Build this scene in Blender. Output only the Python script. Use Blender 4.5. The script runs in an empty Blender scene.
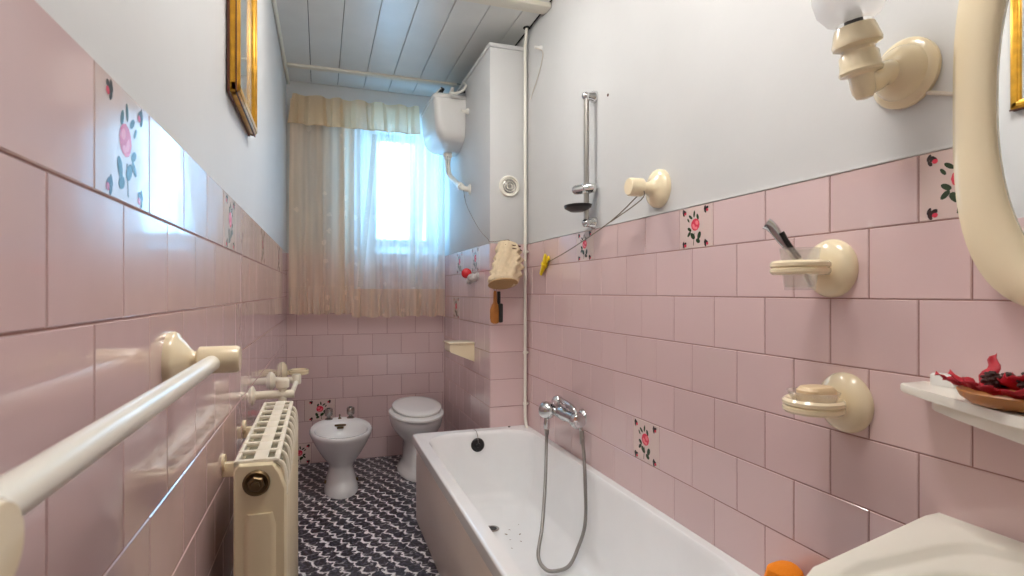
import bpy, bmesh, math, random
from mathutils import Vector, Matrix
random.seed(7)
SC = bpy.context.scene
COL = SC.collection
PI = math.pi

# ------------------------------------------------------------------ materials
def srgb(r, g, b):
    f = lambda c: (c/255/12.92) if c/255 <= .04045 else ((c/255+.055)/1.055)**2.4
    return (f(r), f(g), f(b), 1)

def mat(name, col, rough=.5, metal=0, coat=0, trans=0, bump=0, bscale=40, var=0, vscale=6, spec=.5, sss=0, emis=None):
    m = bpy.data.materials.new(name); m.use_nodes = True
    nt = m.node_tree; p = nt.nodes['Principled BSDF']
    p.inputs['Base Color'].default_value = col
    p.inputs['Roughness'].default_value = rough
    p.inputs['Metallic'].default_value = metal
    p.inputs['Coat Weight'].default_value = coat
    p.inputs['Coat Roughness'].default_value = .06
    p.inputs['Transmission Weight'].default_value = trans
    p.inputs['Specular IOR Level'].default_value = spec
    tc = nt.nodes.new('ShaderNodeTexCoord')
    if var:
        n = nt.nodes.new('ShaderNodeTexNoise'); n.inputs['Scale'].default_value = vscale; n.inputs['Detail'].default_value = 4
        nt.links.new(tc.outputs['Object'], n.inputs['Vector'])
        r = nt.nodes.new('ShaderNodeValToRGB')
        r.color_ramp.elements[0].position = .3; r.color_ramp.elements[1].position = .7
        r.color_ramp.elements[0].color = tuple(max(0, c*(1-var)) for c in col[:3])+(1,)
        r.color_ramp.elements[1].color = tuple(min(1, c*(1+var*.5)) for c in col[:3])+(1,)
        nt.links.new(n.outputs['Fac'], r.inputs['Fac']); nt.links.new(r.outputs['Color'], p.inputs['Base Color'])
    if bump:
        n = nt.nodes.new('ShaderNodeTexNoise'); n.inputs['Scale'].default_value = bscale; n.inputs['Detail'].default_value = 3
        nt.links.new(tc.outputs['Object'], n.inputs['Vector'])
        b = nt.nodes.new('ShaderNodeBump'); b.inputs['Strength'].default_value = bump; b.inputs['Distance'].default_value = .004
        nt.links.new(n.outputs['Fac'], b.inputs['Height']); nt.links.new(b.outputs['Normal'], p.inputs['Normal'])
    return m

def tile_mat(name, col, amt=.05, rough=.1):
    m = mat(name, col, rough, coat=.5, spec=.7)
    nt = m.node_tree; p = nt.nodes['Principled BSDF']
    g = nt.nodes.new('ShaderNodeNewGeometry')
    mr = nt.nodes.new('ShaderNodeMapRange'); mr.inputs['To Min'].default_value = 1-amt; mr.inputs['To Max'].default_value = 1+amt
    nt.links.new(g.outputs['Random Per Island'], mr.inputs['Value'])
    mx = nt.nodes.new('ShaderNodeMix'); mx.data_type = 'RGBA'; mx.blend_type = 'MULTIPLY'
    mx.inputs['Factor'].default_value = 1; mx.inputs['A'].default_value = col
    cx = nt.nodes.new('ShaderNodeCombineColor')
    for k in range(3): nt.links.new(mr.outputs['Result'], cx.inputs[k])
    nt.links.new(cx.outputs['Color'], mx.inputs['B']); nt.links.new(mx.outputs['Result'], p.inputs['Base Color'])
    tc = nt.nodes.new('ShaderNodeTexCoord')
    n = nt.nodes.new('ShaderNodeTexNoise'); n.inputs['Scale'].default_value = 9; n.inputs['Detail'].default_value = 1
    nt.links.new(tc.outputs['Object'], n.inputs['Vector'])
    b = nt.nodes.new('ShaderNodeBump'); b.inputs['Strength'].default_value = .25; b.inputs['Distance'].default_value = .004
    nt.links.new(n.outputs['Fac'], b.inputs['Height']); nt.links.new(b.outputs['Normal'], p.inputs['Normal'])
    nt.links.new(b.outputs['Normal'], p.inputs['Coat Normal'])
    return m

def sheer_mat(name, col, opac, scale, facing=.35, motif=.25, band=0):
    m = bpy.data.materials.new(name); m.use_nodes = True
    nt = m.node_tree; nt.nodes.clear(); N = nt.nodes.new; L = nt.links.new
    out = N('ShaderNodeOutputMaterial'); d = N('ShaderNodeBsdfDiffuse'); t = N('ShaderNodeBsdfTranslucent'); tr = N('ShaderNodeBsdfTransparent')
    d.inputs['Color'].default_value = col; t.inputs['Color'].default_value = col
    a = N('ShaderNodeMixShader'); a.inputs[0].default_value = .55
    L(d.outputs[0], a.inputs[1]); L(t.outputs[0], a.inputs[2])
    tc = N('ShaderNodeTexCoord')
    v = N('ShaderNodeTexVoronoi'); v.inputs['Scale'].default_value = scale; v.inputs['Randomness'].default_value = .45
    n = N('ShaderNodeTexNoise'); n.inputs['Scale'].default_value = scale*7
    L(tc.outputs['Object'], v.inputs['Vector']); L(tc.outputs['Object'], n.inputs['Vector'])
    s = N('ShaderNodeMath'); s.operation = 'MULTIPLY_ADD'; s.inputs[1].default_value = .25
    L(n.outputs['Fac'], s.inputs[0]); L(v.outputs['Distance'], s.inputs[2])
    lt = N('ShaderNodeMath'); lt.operation = 'LESS_THAN'; lt.inputs[1].default_value = .3; L(s.outputs[0], lt.inputs[0])
    mu = N('ShaderNodeMath'); mu.operation = 'MULTIPLY_ADD'; mu.inputs[1].default_value = motif; mu.inputs[2].default_value = opac
    L(lt.outputs[0], mu.inputs[0])
    bm_ = N('ShaderNodeMapping'); bm_.inputs['Scale'].default_value = (13, 0, .5); L(tc.outputs['Object'], bm_.inputs['Vector'])
    bn = N('ShaderNodeTexNoise'); bn.inputs['Scale'].default_value = 1; bn.inputs['Detail'].default_value = 2; L(bm_.outputs[0], bn.inputs['Vector'])
    br_ = N('ShaderNodeMapRange'); br_.inputs['From Min'].default_value = .35; br_.inputs['From Max'].default_value = .65; br_.inputs['To Min'].default_value = -band; br_.inputs['To Max'].default_value = band
    L(bn.outputs['Fac'], br_.inputs['Value'])
    ab = N('ShaderNodeMath'); ab.operation = 'ADD'; L(mu.outputs[0], ab.inputs[0]); L(br_.outputs['Result'], ab.inputs[1]); mu = ab
    lw = N('ShaderNodeLayerWeight'); lw.inputs['Blend'].default_value = .35
    f = N('ShaderNodeMath'); f.operation = 'MULTIPLY_ADD'; f.inputs[1].default_value = facing; f.use_clamp = True
    L(lw.outputs['Facing'], f.inputs[0]); L(mu.outputs[0], f.inputs[2])
    mx = N('ShaderNodeMixShader'); L(f.outputs[0], mx.inputs[0]); L(tr.outputs[0], mx.inputs[1]); L(a.outputs[0], mx.inputs[2])
    L(mx.outputs[0], out.inputs['Surface'])
    return m

def thin_glass(name, col, alpha, rough=.05):
    m = bpy.data.materials.new(name); m.use_nodes = True
    nt = m.node_tree; nt.nodes.clear(); N = nt.nodes.new; L = nt.links.new
    out = N('ShaderNodeOutputMaterial'); tr = N('ShaderNodeBsdfTransparent'); gl = N('ShaderNodeBsdfGlossy'); df = N('ShaderNodeBsdfDiffuse'); tl = N('ShaderNodeBsdfTranslucent')
    gl.inputs['Roughness'].default_value = rough; df.inputs['Color'].default_value = col; tl.inputs['Color'].default_value = col
    dd = N('ShaderNodeMixShader'); L(df.outputs[0], dd.inputs[1]); L(tl.outputs[0], dd.inputs[2])
    a = N('ShaderNodeMixShader'); a.inputs[0].default_value = alpha; L(tr.outputs[0], a.inputs[1]); L(dd.outputs[0], a.inputs[2])
    b = N('ShaderNodeMixShader'); b.inputs[0].default_value = .06; L(a.outputs[0], b.inputs[1]); L(gl.outputs[0], b.inputs[2])
    L(b.outputs[0], out.inputs['Surface'])
    return m

def floor_mat():
    m = bpy.data.materials.new('vinyl floor'); m.use_nodes = True
    nt = m.node_tree; N = nt.nodes.new; L = nt.links.new; p = nt.nodes['Principled BSDF']
    p.inputs['Roughness'].default_value = .34
    def val(x): return x
    def mth(op, a, b=None, c=None, clamp=False):
        n = N('ShaderNodeMath'); n.operation = op; n.use_clamp = clamp
        for k, v in enumerate((a, b, c)):
            if v is None: continue
            if isinstance(v, (int, float)): n.inputs[k].default_value = v
            else: L(v, n.inputs[k])
        return n.outputs[0]
    tc = N('ShaderNodeTexCoord')
    mp = N('ShaderNodeMapping'); mp.inputs['Rotation'].default_value = (0, 0, math.radians(65)); mp.inputs['Scale'].default_value = (15, 15, 1)
    L(tc.outputs['Object'], mp.inputs['Vector'])
    n = N('ShaderNodeTexNoise'); n.inputs['Scale'].default_value = 1.3; n.inputs['Detail'].default_value = 2; L(mp.outputs[0], n.inputs['Vector'])
    n2 = N('ShaderNodeTexNoise'); n2.inputs['Scale'].default_value = 3.2; n2.inputs['Detail'].default_value = 3; L(mp.outputs[0], n2.inputs['Vector'])
    sp = N('ShaderNodeSeparateXYZ'); L(mp.outputs[0], sp.inputs[0])
    P, Q = sp.outputs['X'], sp.outputs['Y']
    w = mth('MULTIPLY', mth('SUBTRACT', n.outputs['Fac'], .5), .7)
    w2 = mth('MULTIPLY', mth('SUBTRACT', n2.outputs['Fac'], .5), .5)
    sc = mth('MULTIPLY', mth('ABSOLUTE', mth('SINE', mth('MULTIPLY', P, PI))), .3)          # scallops along each strand
    q = mth('ADD', mth('ADD', mth('MULTIPLY', Q, .98), sc), mth('ADD', w, w2))
    d = mth('ABSOLUTE', mth('SUBTRACT', mth('FRACT', q), .5))                             # .5 on the strand
    row = mth('FLOOR', q)
    pp = mth('ADD', mth('ADD', P, mth('MULTIPLY', row, .5)), mth('ADD', mth('MULTIPLY', w, 1.3), mth('MULTIPLY', d, .5)))
    e = mth('ABSOLUTE', mth('SUBTRACT', mth('FRACT', pp), .5))
    thick = mth('MULTIPLY_ADD', n2.outputs['Fac'], .30, -.02)
    l1 = mth('MULTIPLY', mth('SUBTRACT', mth('ADD', d, thick), .5), 12, clamp=True)
    l2 = mth('MULTIPLY', mth('SUBTRACT', mth('ADD', e, mth('MULTIPLY_ADD', n2.outputs['Fac'], .26, -.06)), .5), 9, clamp=True)
    lines = mth('MAXIMUM', l1, mth('MULTIPLY', l2, .7))
    n3 = N('ShaderNodeTexNoise'); n3.inputs['Scale'].default_value = 4.5; n3.inputs['Detail'].default_value = 3; L(mp.outputs[0], n3.inputs['Vector'])
    r3 = N('ShaderNodeValToRGB'); r3.color_ramp.elements[0].position = .46; r3.color_ramp.elements[0].color = srgb(22, 18, 26); r3.color_ramp.elements[1].position = .74; r3.color_ramp.elements[1].color = srgb(96, 90, 110)
    L(n3.outputs['Fac'], r3.inputs['Fac'])
    mx = N('ShaderNodeMix'); mx.data_type = 'RGBA'; L(lines, mx.inputs['Factor']); L(r3.outputs['Color'], mx.inputs['A']); mx.inputs['B'].default_value = srgb(232, 228, 228)
    L(mx.outputs['Result'], p.inputs['Base Color'])
    return m

M = {}
M['tile'] = tile_mat('pink glazed tile', srgb(215, 188, 187), .04)
M['tile_l'] = M['tile']
M['grout'] = mat('grout', srgb(150, 112, 104), .85)
M['deco'] = tile_mat('cream pink decor tile', srgb(217, 193, 186), .02)
M['rose'] = mat('printed rose red', srgb(214, 62, 84), .2)
M['rose2'] = mat('printed rose pink', srgb(236, 120, 130), .2)
M['leaf'] = mat('printed leaf green', srgb(46, 62, 38), .2)
M['leaf2'] = mat('printed dark leaf', srgb(52, 32, 30), .2)
M['plaster'] = mat('white wall paint', srgb(204, 204, 203), .55, bump=.15, bscale=25, var=.03, vscale=3)
M['ceil'] = mat('grey white gloss boards', srgb(220, 220, 216), .3, bump=.08, bscale=8, var=.04)
M['dark'] = mat('dark gap', srgb(30, 27, 24), .9)
M['trimc'] = mat('cream trim paint', srgb(226, 220, 205), .45)
M['floor'] = floor_mat()
M['cream'] = mat('cream glazed ceramic', srgb(238, 222, 188), .16, coat=.3)
M['creamw'] = mat('cream white enamel', srgb(238, 234, 222), .28, coat=.2)
M['rad'] = mat('radiator cream enamel', srgb(218, 204, 170), .35)
M['radw'] = mat('radiator pale enamel', srgb(232, 224, 204), .35)
M['hole'] = mat('radiator inner grey', srgb(128, 122, 100), .7)
M['brass'] = mat('aged brass', srgb(104, 86, 60), .35, metal=.8)
M['china'] = mat('white sanitary china', srgb(238, 238, 237), .1, coat=.4)
M['enamel'] = mat('white bath enamel', srgb(243, 244, 244), .14, coat=.3, var=.03, vscale=5)
M['apron'] = mat('taupe bath panel', srgb(238, 226, 216), .3, var=.05, vscale=4)
M['plastic'] = mat('white plastic', srgb(232, 230, 226), .25)
M['seat'] = mat('white toilet seat', srgb(240, 239, 236), .2)
M['chrome'] = mat('chrome', srgb(215, 215, 215), .09, metal=1)
M['steel'] = mat('brushed steel', srgb(170, 166, 160), .3, metal=1)
M['hose'] = mat('metal hose', srgb(150, 146, 142), .35, metal=.85)
M['black'] = mat('black rubber', srgb(26, 24, 23), .4)
M['gold'] = mat('gilded wood', srgb(214, 158, 46), .32, metal=.45, var=.25, vscale=30)
M['brown'] = mat('dark brown wood edge', srgb(84, 40, 22), .45)
M['wood'] = mat('honey wood', srgb(176, 112, 48), .4, var=.2, vscale=20)
M['fabric'] = mat('beige crochet cotton', srgb(216, 196, 164), .9, bump=1.0, bscale=90, var=.12, vscale=30)
M['fabric_in'] = mat('tan fabric base', srgb(176, 142, 98), .9, bump=.5, bscale=90)
M['figure'] = mat('grey white painted figure', srgb(196, 188, 184), .6, var=.4, vscale=50)
M['acrylic'] = mat('grey tap acrylic', srgb(168, 160, 154), .12, metal=.75)
M['red'] = mat('red plastic', srgb(206, 28, 36), .25)
M['petal'] = mat('dried red petal', srgb(190, 22, 44), .6, var=.35, vscale=40)
M['cone'] = mat('dried brown seed head', srgb(74, 48, 42), .8, bump=.8, bscale=120, var=.4, vscale=60)
M['orange'] = mat('orange sponge', srgb(246, 140, 14), .85, bump=.8, bscale=160)
M['yellow'] = mat('yellow plastic', srgb(238, 206, 24), .35)
M['cord'] = mat('grey cord', srgb(120, 108, 92), .8)
M['cordw'] = mat('white cord', srgb(214, 206, 194), .8)
M['mirror'] = mat('mirror glass', (.93, .94, .94, 1), .01, metal=1)
M['opal'] = thin_glass('opal glass', (.98, .98, .98, 1), .42, .08)
M['frost'] = thin_glass('clear tumbler glass', (.80, .76, .70, 1), .2, .1)
M['pane'] = thin_glass('window glass', (.9, .95, 1, 1), .02, .02)
M['picglass'] = mat('picture paper behind glass', srgb(186, 194, 194), .08, coat=.6, var=.3, vscale=14)
M['ink'] = mat('grey ink drawing', srgb(120, 128, 132), .2)
M['winwhite'] = mat('white window paint', srgb(228, 230, 232), .35)
M['cur_l'] = sheer_mat('beige curtain cloth', srgb(244, 226, 204), .66, 9, .35, .14, .22)
M['cur_r'] = sheer_mat('sheer voile', srgb(246, 243, 238), .64, 9, .45, .2, .44)
M['cur_v'] = sheer_mat('beige valance cloth', srgb(236, 212, 176), .8, 30, .2, .05)
M['lace'] = sheer_mat('lace inset', srgb(236, 232, 224), .66, 60, .3, .3)
M['door'] = mat('white door paint', srgb(225, 222, 214), .4)
M['soap'] = mat('cream soap', srgb(222, 196, 156), .4)
M['rust'] = mat('brown mark', srgb(110, 82, 56), .8)

# ------------------------------------------------------------------ mesh builder
class MB:
    def __init__(s): s.bm = bmesh.new(); s.mi = 0; s.X = Matrix.Identity(4)
    def v(s, p): return s.bm.verts.new(s.X @ Vector(p))
    def f(s, vs, smooth=True):
        try:
            q = s.bm.faces.new(vs)
        except ValueError:
            return None
        q.material_index = s.mi; q.smooth = smooth; return q
    def poly(s, pts): return s.f([s.v(p) for p in pts])
    def box(s, lo, hi, bev=0, seg=2, R=None):
        c = (Vector(lo)+Vector(hi))/2; d = Vector(hi)-Vector(lo)
        X = s.X @ Matrix.Translation(c) @ (R.to_4x4() if R else Matrix.Identity(4)) @ Matrix.Diagonal((d.x, d.y, d.z, 1))
        g = bmesh.ops.create_cube(s.bm, size=1, matrix=X)
        vs = g['verts']; fs = set(); es = set()
        for a in vs: fs |= set(a.link_faces); es |= set(a.link_edges)
        for q in fs: q.material_index = s.mi; q.smooth = True
        if bev:
            r = bmesh.ops.bevel(s.bm, geom=list(es), offset=bev, segments=seg, affect='EDGES', profile=.5, clamp_overlap=True)
            for q in r['faces']: q.material_index = s.mi; q.smooth = True
    def rings(s, rs, cap0=True, cap1=True, closed=False):
        R = [[s.v(p) for p in r] for r in rs]; n = len(R[0])
        pairs = list(zip(R[:-1], R[1:]))
        if closed: pairs.append((R[-1], R[0]))
        for A, B in pairs:
            for i in range(n): s.f([A[i], A[(i+1) % n], B[(i+1) % n], B[i]])
        if not closed:
            if cap0: s.f(list(reversed(R[0])))
            if cap1: s.f(R[-1])
    def lathe(s, prof, o=(0, 0, 0), ax=(0, 0, 1), seg=28, cap=True):
        o = Vector(o); a = Vector(ax).normalized()
        u = a.orthogonal().normalized(); w = a.cross(u)
        rs = [[o + a*h + (u*math.cos(2*PI*i/seg) + w*math.sin(2*PI*i/seg))*max(r, 1e-4) for i in range(seg)] for r, h in prof]
        s.rings(rs, cap, cap)
    def cyl(s, p0, p1, r0, r1=None, seg=20):
        p0 = Vector(p0); p1 = Vector(p1); r1 = r0 if r1 is None else r1
        s.lathe([(r0, 0), (r1, (p1-p0).length)], p0, p1-p0, seg)
    def tube(s, pts, r, seg=10, sub=6, cap=True):
        P = [Vector(p) for p in pts]
        if sub > 1 and len(P) > 2:
            Q = []
            for i in range(len(P)-1):
                a = P[max(i-1, 0)]; b = P[i]; c = P[i+1]; d = P[min(i+2, len(P)-1)]
                for k in range(sub):
                    t = k/sub
                    Q.append(.5*((2*b)+(c-a)*t+(2*a-5*b+4*c-d)*t*t+(3*b-a-3*c+d)*t**3))
            Q.append(P[-1]); P = Q
        rs = []; u = None
        for i, p in enumerate(P):
            t = (P[min(i+1, len(P)-1)]-P[max(i-1, 0)]).normalized()
            if u is None: u = t.orthogonal().normalized()
            u = (u - t*u.dot(t)).normalized(); w = t.cross(u)
            rr = r(i/(len(P)-1)) if callable(r) else r
            rs.append([p+(u*math.cos(2*PI*k/seg)+w*math.sin(2*PI*k/seg))*rr for k in range(seg)])
        s.rings(rs, cap, cap)
    def sphere(s, c, r, sc=(1, 1, 1), seg=16, ringn=10):
        c = Vector(c)
        rs = []
        for j in range(1, ringn):
            a = PI*j/ringn
            rs.append([c+Vector((r*sc[0]*math.sin(a)*math.cos(2*PI*i/seg), r*sc[1]*math.sin(a)*math.sin(2*PI*i/seg), -r*sc[2]*math.cos(a))) for i in range(seg)])
        s.rings(rs)
    def grid(s, fn, nu, nv):
        V = [[s.v(fn(i/nu, j/nv)) for i in range(nu+1)] for j in range(nv+1)]
        for j in range(nv):
            for i in range(nu): s.f([V[j][i], V[j][i+1], V[j+1][i+1], V[j+1][i]])
    def prism(s, pts, z0, z1, bev=0):
        a = [s.v((x, y, z0)) for x, y in pts]; b = [s.v((x, y, z1)) for x, y in pts]; n = len(pts)
        fs = [s.f(list(reversed(a))), s.f(b)]
        for i in range(n): fs.append(s.f([a[i], a[(i+1) % n], b[(i+1) % n], b[i]]))
        if bev:
            es = set()
            for q in fs[:2]: es |= set(q.edges)
            r = bmesh.ops.bevel(s.bm, geom=list(es), offset=bev, segments=2, affect='EDGES', profile=.5)
            for q in r['faces']: q.material_index = s.mi; q.smooth = True
    def build(s, name, mats, parent=None, angle=38, solid=0):
        if not isinstance(mats, (list, tuple)): mats = [mats]
        bm = s.bm
        bmesh.ops.recalc_face_normals(bm, faces=bm.faces[:])
        me = bpy.data.meshes.new(name)
        o = bpy.data.objects.new(name, me); COL.objects.link(o)
        if parent is not None:
            top = parent
            while top.parent: top = top.parent
            if not LOCAL.get(top.name):
                bmesh.ops.translate(bm, verts=bm.verts[:], vec=-Vector(top.location))
            o.parent = parent
        elif name.split('_')[0] not in ('wall', 'floor', 'ceiling', 'trim', 'window', 'door', 'baseboard'):
            xs = [q.co for q in bm.verts]
            lo = [min(p[k] for p in xs) for k in range(3)]; hi = [max(p[k] for p in xs) for k in range(3)]
            c = Vector(((lo[0]+hi[0])/2, (lo[1]+hi[1])/2, lo[2]))
            bmesh.ops.translate(bm, verts=bm.verts[:], vec=-c); o.location = c
        bm.to_mesh(me); bm.free()
        for m in mats: me.materials.append(m)
        me.set_sharp_from_angle(angle=math.radians(angle))
        if solid:
            md = o.modifiers.new('thickness', 'SOLIDIFY'); md.thickness = solid; md.offset = 0
        return o

LOCAL = {}
def tag(o, label=None, cat=None, group=None, kind=None):
    if label: o['label'] = label
    if cat: o['category'] = cat
    if group: o['group'] = group
    if kind: o['kind'] = kind
    return o
def thing(name, label, cat, loc, rz=0, local=False, group=None):
    o = bpy.data.objects.new(name, None); COL.objects.link(o); o.empty_display_size = .05
    o.location = loc; o.rotation_euler = (0, 0, rz)
    if local: LOCAL[o.name] = True
    return tag(o, label, cat, group)
def struct(o): o['kind'] = 'structure'; return o

# ------------------------------------------------------------------ the room: x across, y towards the window, z up
EYE = 1.2
XR, YB, YF, H = 1.10, 4.15, -.95, 2.65
def lx(y): return -.25 + .0072*y          # the left wall runs very slightly out of parallel
YC, XC, ZC = 2.95, .882, 2.545            # boxed-in shaft: front face, left face, top

def add_tile(mb, O, U, V, N, u0, u1, v0, v1, mi, gap=.0011, jit=.00035):
    j = lambda: random.uniform(-jit, jit)
    a, b, c, d = u0+gap, u1-gap, v0+gap, v1-gap
    if b-a < .004 or d-c < .004: return
    e = min(.0016, (b-a)/3, (d-c)/3); h = .0018
    P = lambda u, v, n: O+U*u+V*v+N*n
    lo = [mb.v(P(*q, 0)) for q in ((a, c), (b, c), (b, d), (a, d))]
    hi = [mb.v(P(q[0], q[1], h+j())) for q in ((a+e, c+e), (b-e, c+e), (b-e, d-e), (a+e, d-e))]
    mb.mi = mi
    mb.f(hi, False)
    for i in range(4): mb.f([lo[i], lo[(i+1) % 4], hi[(i+1) % 4], hi[i]], False)

def tiles(mb, O, U, V, N, rows, u_lo, u_hi, pitch, phase_fn, row0=None, holes=()):
    """rows: list of (v0,v1); row0: explicit u-breaks of the top row; holes: (row,u0,u1) left for a decor tile"""
    for k, (v0, v1) in enumerate(rows):
        if row0 and k == 0: br = row0
        else:
            ph = phase_fn(k); br = [u_lo]
            u = u_lo + ((ph-u_lo) % pitch)
            while u < u_hi-1e-6:
                if u > br[-1]+.006: br.append(u)
                u += pitch
            br.append(u_hi)
        for a, b in zip(br[:-1], br[1:]):
            segs = [(a, b)]
            for hk, h0, h1 in holes:
                if hk == k:
                    nx = []
                    for p, q in segs:
                        if q <= h0 or p >= h1: nx.append((p, q)); continue
                        if p < h0-.004: nx.append((p, h0))
                        if q > h1+.004: nx.append((h1, q))
                    segs = nx
            for p, q in segs: add_tile(mb, O, U, V, N, p, q, v0, v1, 0)

def ell(cx, cy, a, b, rot, n=10):
    c, s_ = math.cos(rot), math.sin(rot)
    return [(cx+a*math.cos(2*PI*i/n)*c-b*math.sin(2*PI*i/n)*s_, cy+a*math.cos(2*PI*i/n)*s_+b*math.sin(2*PI*i/n)*c) for i in range(n)]

def rose_tile(parent, O, U, V, N, u0, u1, v0, v1, label):
    mb = MB(); add_tile(mb, O, U, V, N, u0, u1, v0, v1, 0, jit=0)
    w, h = u1-u0, v1-v0; k = min(w, h*1.1)/.16
    cx, cy = (u0+u1)/2, (v0+v1)/2
    lay = [0.00205]
    def put(pts, mi):
        lay[0] += .00001
        mb.mi = mi; mb.poly([O+U*(cx+x*k)+V*(cy+y*k)+N*lay[0] for x, y in pts])
    for x, y, a, b, r in ((-.012, .034, .011, .006, 1.2), (.006, .045, .012, .005, 1.7), (.026, .036, .012, .005, .6), (.038, .026, .009, .004, .9),
                          (.032, -.006, .012, .006, .5), (.034, -.022, .012, .006, 2.4), (-.02, -.03, .014, .009, 2.0), (.014, -.03, .015, .009, .7),
                          (-.014, -.048, .012, .008, .4)):
        put(ell(x, y, a, b, r), 3)
    put([(.004, -.02), (.007, -.02), (.012, -.062), (.009, -.063)], 3)
    for x, y, a, b, r, c in ((0, .008, .023, .021, 0, 1), (-.008, .014, .009, .007, .5, 2), (.009, .003, .01, .006, 1, 2), (-.004, -.004, .008, .005, 0, 2)):
        put(ell(x, y, a, b, r, 12), c)
    for sx in (-1, 1):
        for sy in (-1, 1):
            X, Y = sx*.058, sy*.056
            put(ell(X, Y, .011, .006, .6*sx*sy), 4); put(ell(X+.008, Y+.004, .008, .004, 2), 4)
            put(ell(X-.004, Y-.005, .006, .005, 0), 1); put(ell(X+.006, Y-.008, .007, .004, 1), 4)
    o = mb.build('rose_tile', [M['deco'], M['rose'], M['rose2'], M['leaf'], M['leaf2']], parent)
    o['label'] = label
    return o

vx, vy, vz = Vector((1, 0, 0)), Vector((0, 1, 0)), Vector((0, 0, 1))

# floor
mb = MB(); mb.box((-.40, YF-.15, -.1), (1.25, YB+.2, 0))
struct(mb.build('floor', M['floor']))

# right wall
mb = MB(); mb.mi = 1
mb.box((XR+.003, YF-.1, 1.464), (XR+.12, YB+.1, H+.06))
mb.mi = 2; mb.box((XR, YF-.1, -.05), (XR+.12, YB+.1, 1.463))
zr = [1.465, 1.333, 1.184, 1.035, .886, .737, .588, .439, .29, .141, 0]
rows_r = [(b, a) for a, b in zip(zr[:-1], zr[1:])]
O, U, V, N = Vector((XR, 0, 0)), vy, vz, -vx
dec_r = [(.612, .773), (1.373, 1.538), (2.140, 2.305)]
row0 = [YF]
u = .612-.6
row0 += [-.788, -.588, -.388, -.188, .012, .212, .412, .612, .773, .973, 1.168, 1.373, 1.538, 1.738, 1.938, 2.14, 2.305, 2.505, 2.705, 2.905, YC]
tiles(mb, O, U, V, N, rows_r, YF, YC, .1985, lambda k: .877 if k % 2 else .773, row0, [(0, a, b) for a, b in dec_r]+[(5, 1.652, 1.822)])
mb.mi = 1; mb.box((XR-.004, YF, 1.4640), (XR+.01, YC, 1.4695), .0015)
wall_right = struct(mb.build('wall_right', [M['tile'], M['plaster'], M['grout']]))
rose_tile(wall_right, O, U, V, N, .612, .773, 1.333, 1.465, 'rose tile in the top row half hidden by the oval mirror frame')
rose_tile(wall_right, O, U, V, N, 1.373, 1.538, 1.333, 1.465, 'rose tile in the top row under the round clothesline knob')
rose_tile(wall_right, O, U, V, N, 2.14, 2.305, 1.333, 1.465, 'rose tile in the top row below the shower rail')
rose_tile(wall_right, O, U, V, N, 1.652, 1.822, .588, .737, 'rose tile low on the wall just above the bathtub rim')

# left wall
mb = MB()
p0, p1 = Vector((lx(YF-.1), YF-.1, 0)), Vector((lx(YB+.1), YB+.1, 0))
U = (p1-p0).normalized(); N = Vector((U.y, -U.x, 0)); V = vz; O = Vector((lx(0), 0, 0))
def slab(z0, z1, off):
    a, b = p0+N*off, p1+N*off
    c, d = p1-N*.12, p0-N*.12
    lo = [mb.v(q+vz*z0) for q in (a, b, c, d)]; hi = [mb.v(q+vz*z1) for q in (a, b, c, d)]
    mb.f(lo, False); mb.f(hi, False)
    for i in range(4): mb.f([lo[i], lo[(i+1) % 4], hi[(i+1) % 4], hi[i]], False)
mb.mi = 1; slab(1.464, H+.06, 0)
mb.mi = 2; slab(-.05, 1.463, 0)
zl = [1.465-.1505*k for k in range(10)]+[0]
rows_l = [(b, a) for a, b in zip(zl[:-1], zl[1:])]
dec_l = [(.755, .965), (1.615, 1.825), (2.475, 2.685), (3.335, 3.545)]
r0 = [YF, -.795, -.58, -.365, -.15, .065, .105, .3217, .5383, .755]
for a in (.755, 1.615, 2.475, 3.335):
    r0 += [a+.21, a+.4267, a+.6433, a+.86] if a < 3 else [a+.21, a+.4267, YB]
r0 = sorted(set(round(q, 4) for q in r0))
tiles(mb, O, U, V, N, rows_l, YF, YB, .2125, lambda k: .853 if k % 2 else .755, r0, [(0, a, b) for a, b in dec_l])
wall_left = struct(mb.build('wall_left', [M['tile'], M['plaster'], M['grout']]))
for (a, b), t in zip(dec_l, ('nearest rose tile high on the left wall above the towel rail', 'rose tile in the top row past the white glare on the left wall',
                             'thin looking rose tile beyond the radiator on the left wall', 'rose tile of the left wall closest to the curtain')):
    rose_tile(wall_left, O, U, V, N, a, b, zl[1], zl[0], t)

# back wall with a splayed window opening
WX0, WX1, WZ0, WZ1 = .225, .872, 1.475, 2.42       # at the room face
PX0, PX1, PZ0, PZ1, WD = .36, .835, 1.55, 2.40, .24   # at the window, WD deeper
mb = MB(); mb.mi = 1
x0, x1 = -.40, XR+.1
def bwall(xa, xb, za, zb, off=0):
    mb.box((xa, YB+off, za), (xb, YB+WD+.08, zb))
def wring(y, xa, xb, za, zb): return [(xa, y, za), (xb, y, za), (xb, y, zb), (xa, y, zb)]
for q in (mb,):
    R0, R1 = wring(YB, x0, x1, 1.464, H+.06), wring(YB, WX0, WX1, WZ0, WZ1)
    R2, R3, R4 = wring(YB+WD, PX0, PX1, PZ0, PZ1), wring(YB+WD+.08, PX0, PX1, PZ0, PZ1), wring(YB+WD+.08, x0, x1, 1.464, H+.06)
    VR = [[mb.v(p) for p in r] for r in (R0, R1, R2, R3, R4)]
    for A, B in zip(VR, VR[1:]+VR[:1]):
        for k in range(4): mb.f([A[k], A[(k+1) % 4], B[(k+1) % 4], B[k]], False)
mb.mi = 2; bwall(x0, x1, -.05, 1.463)
zb_ = [1.465, 1.343, 1.193, 1.043, .893, .743, .593, .443, .293, .143, 0]
rows_b = [(b, a) for a, b in zip(zb_[:-1], zb_[1:])]
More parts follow.
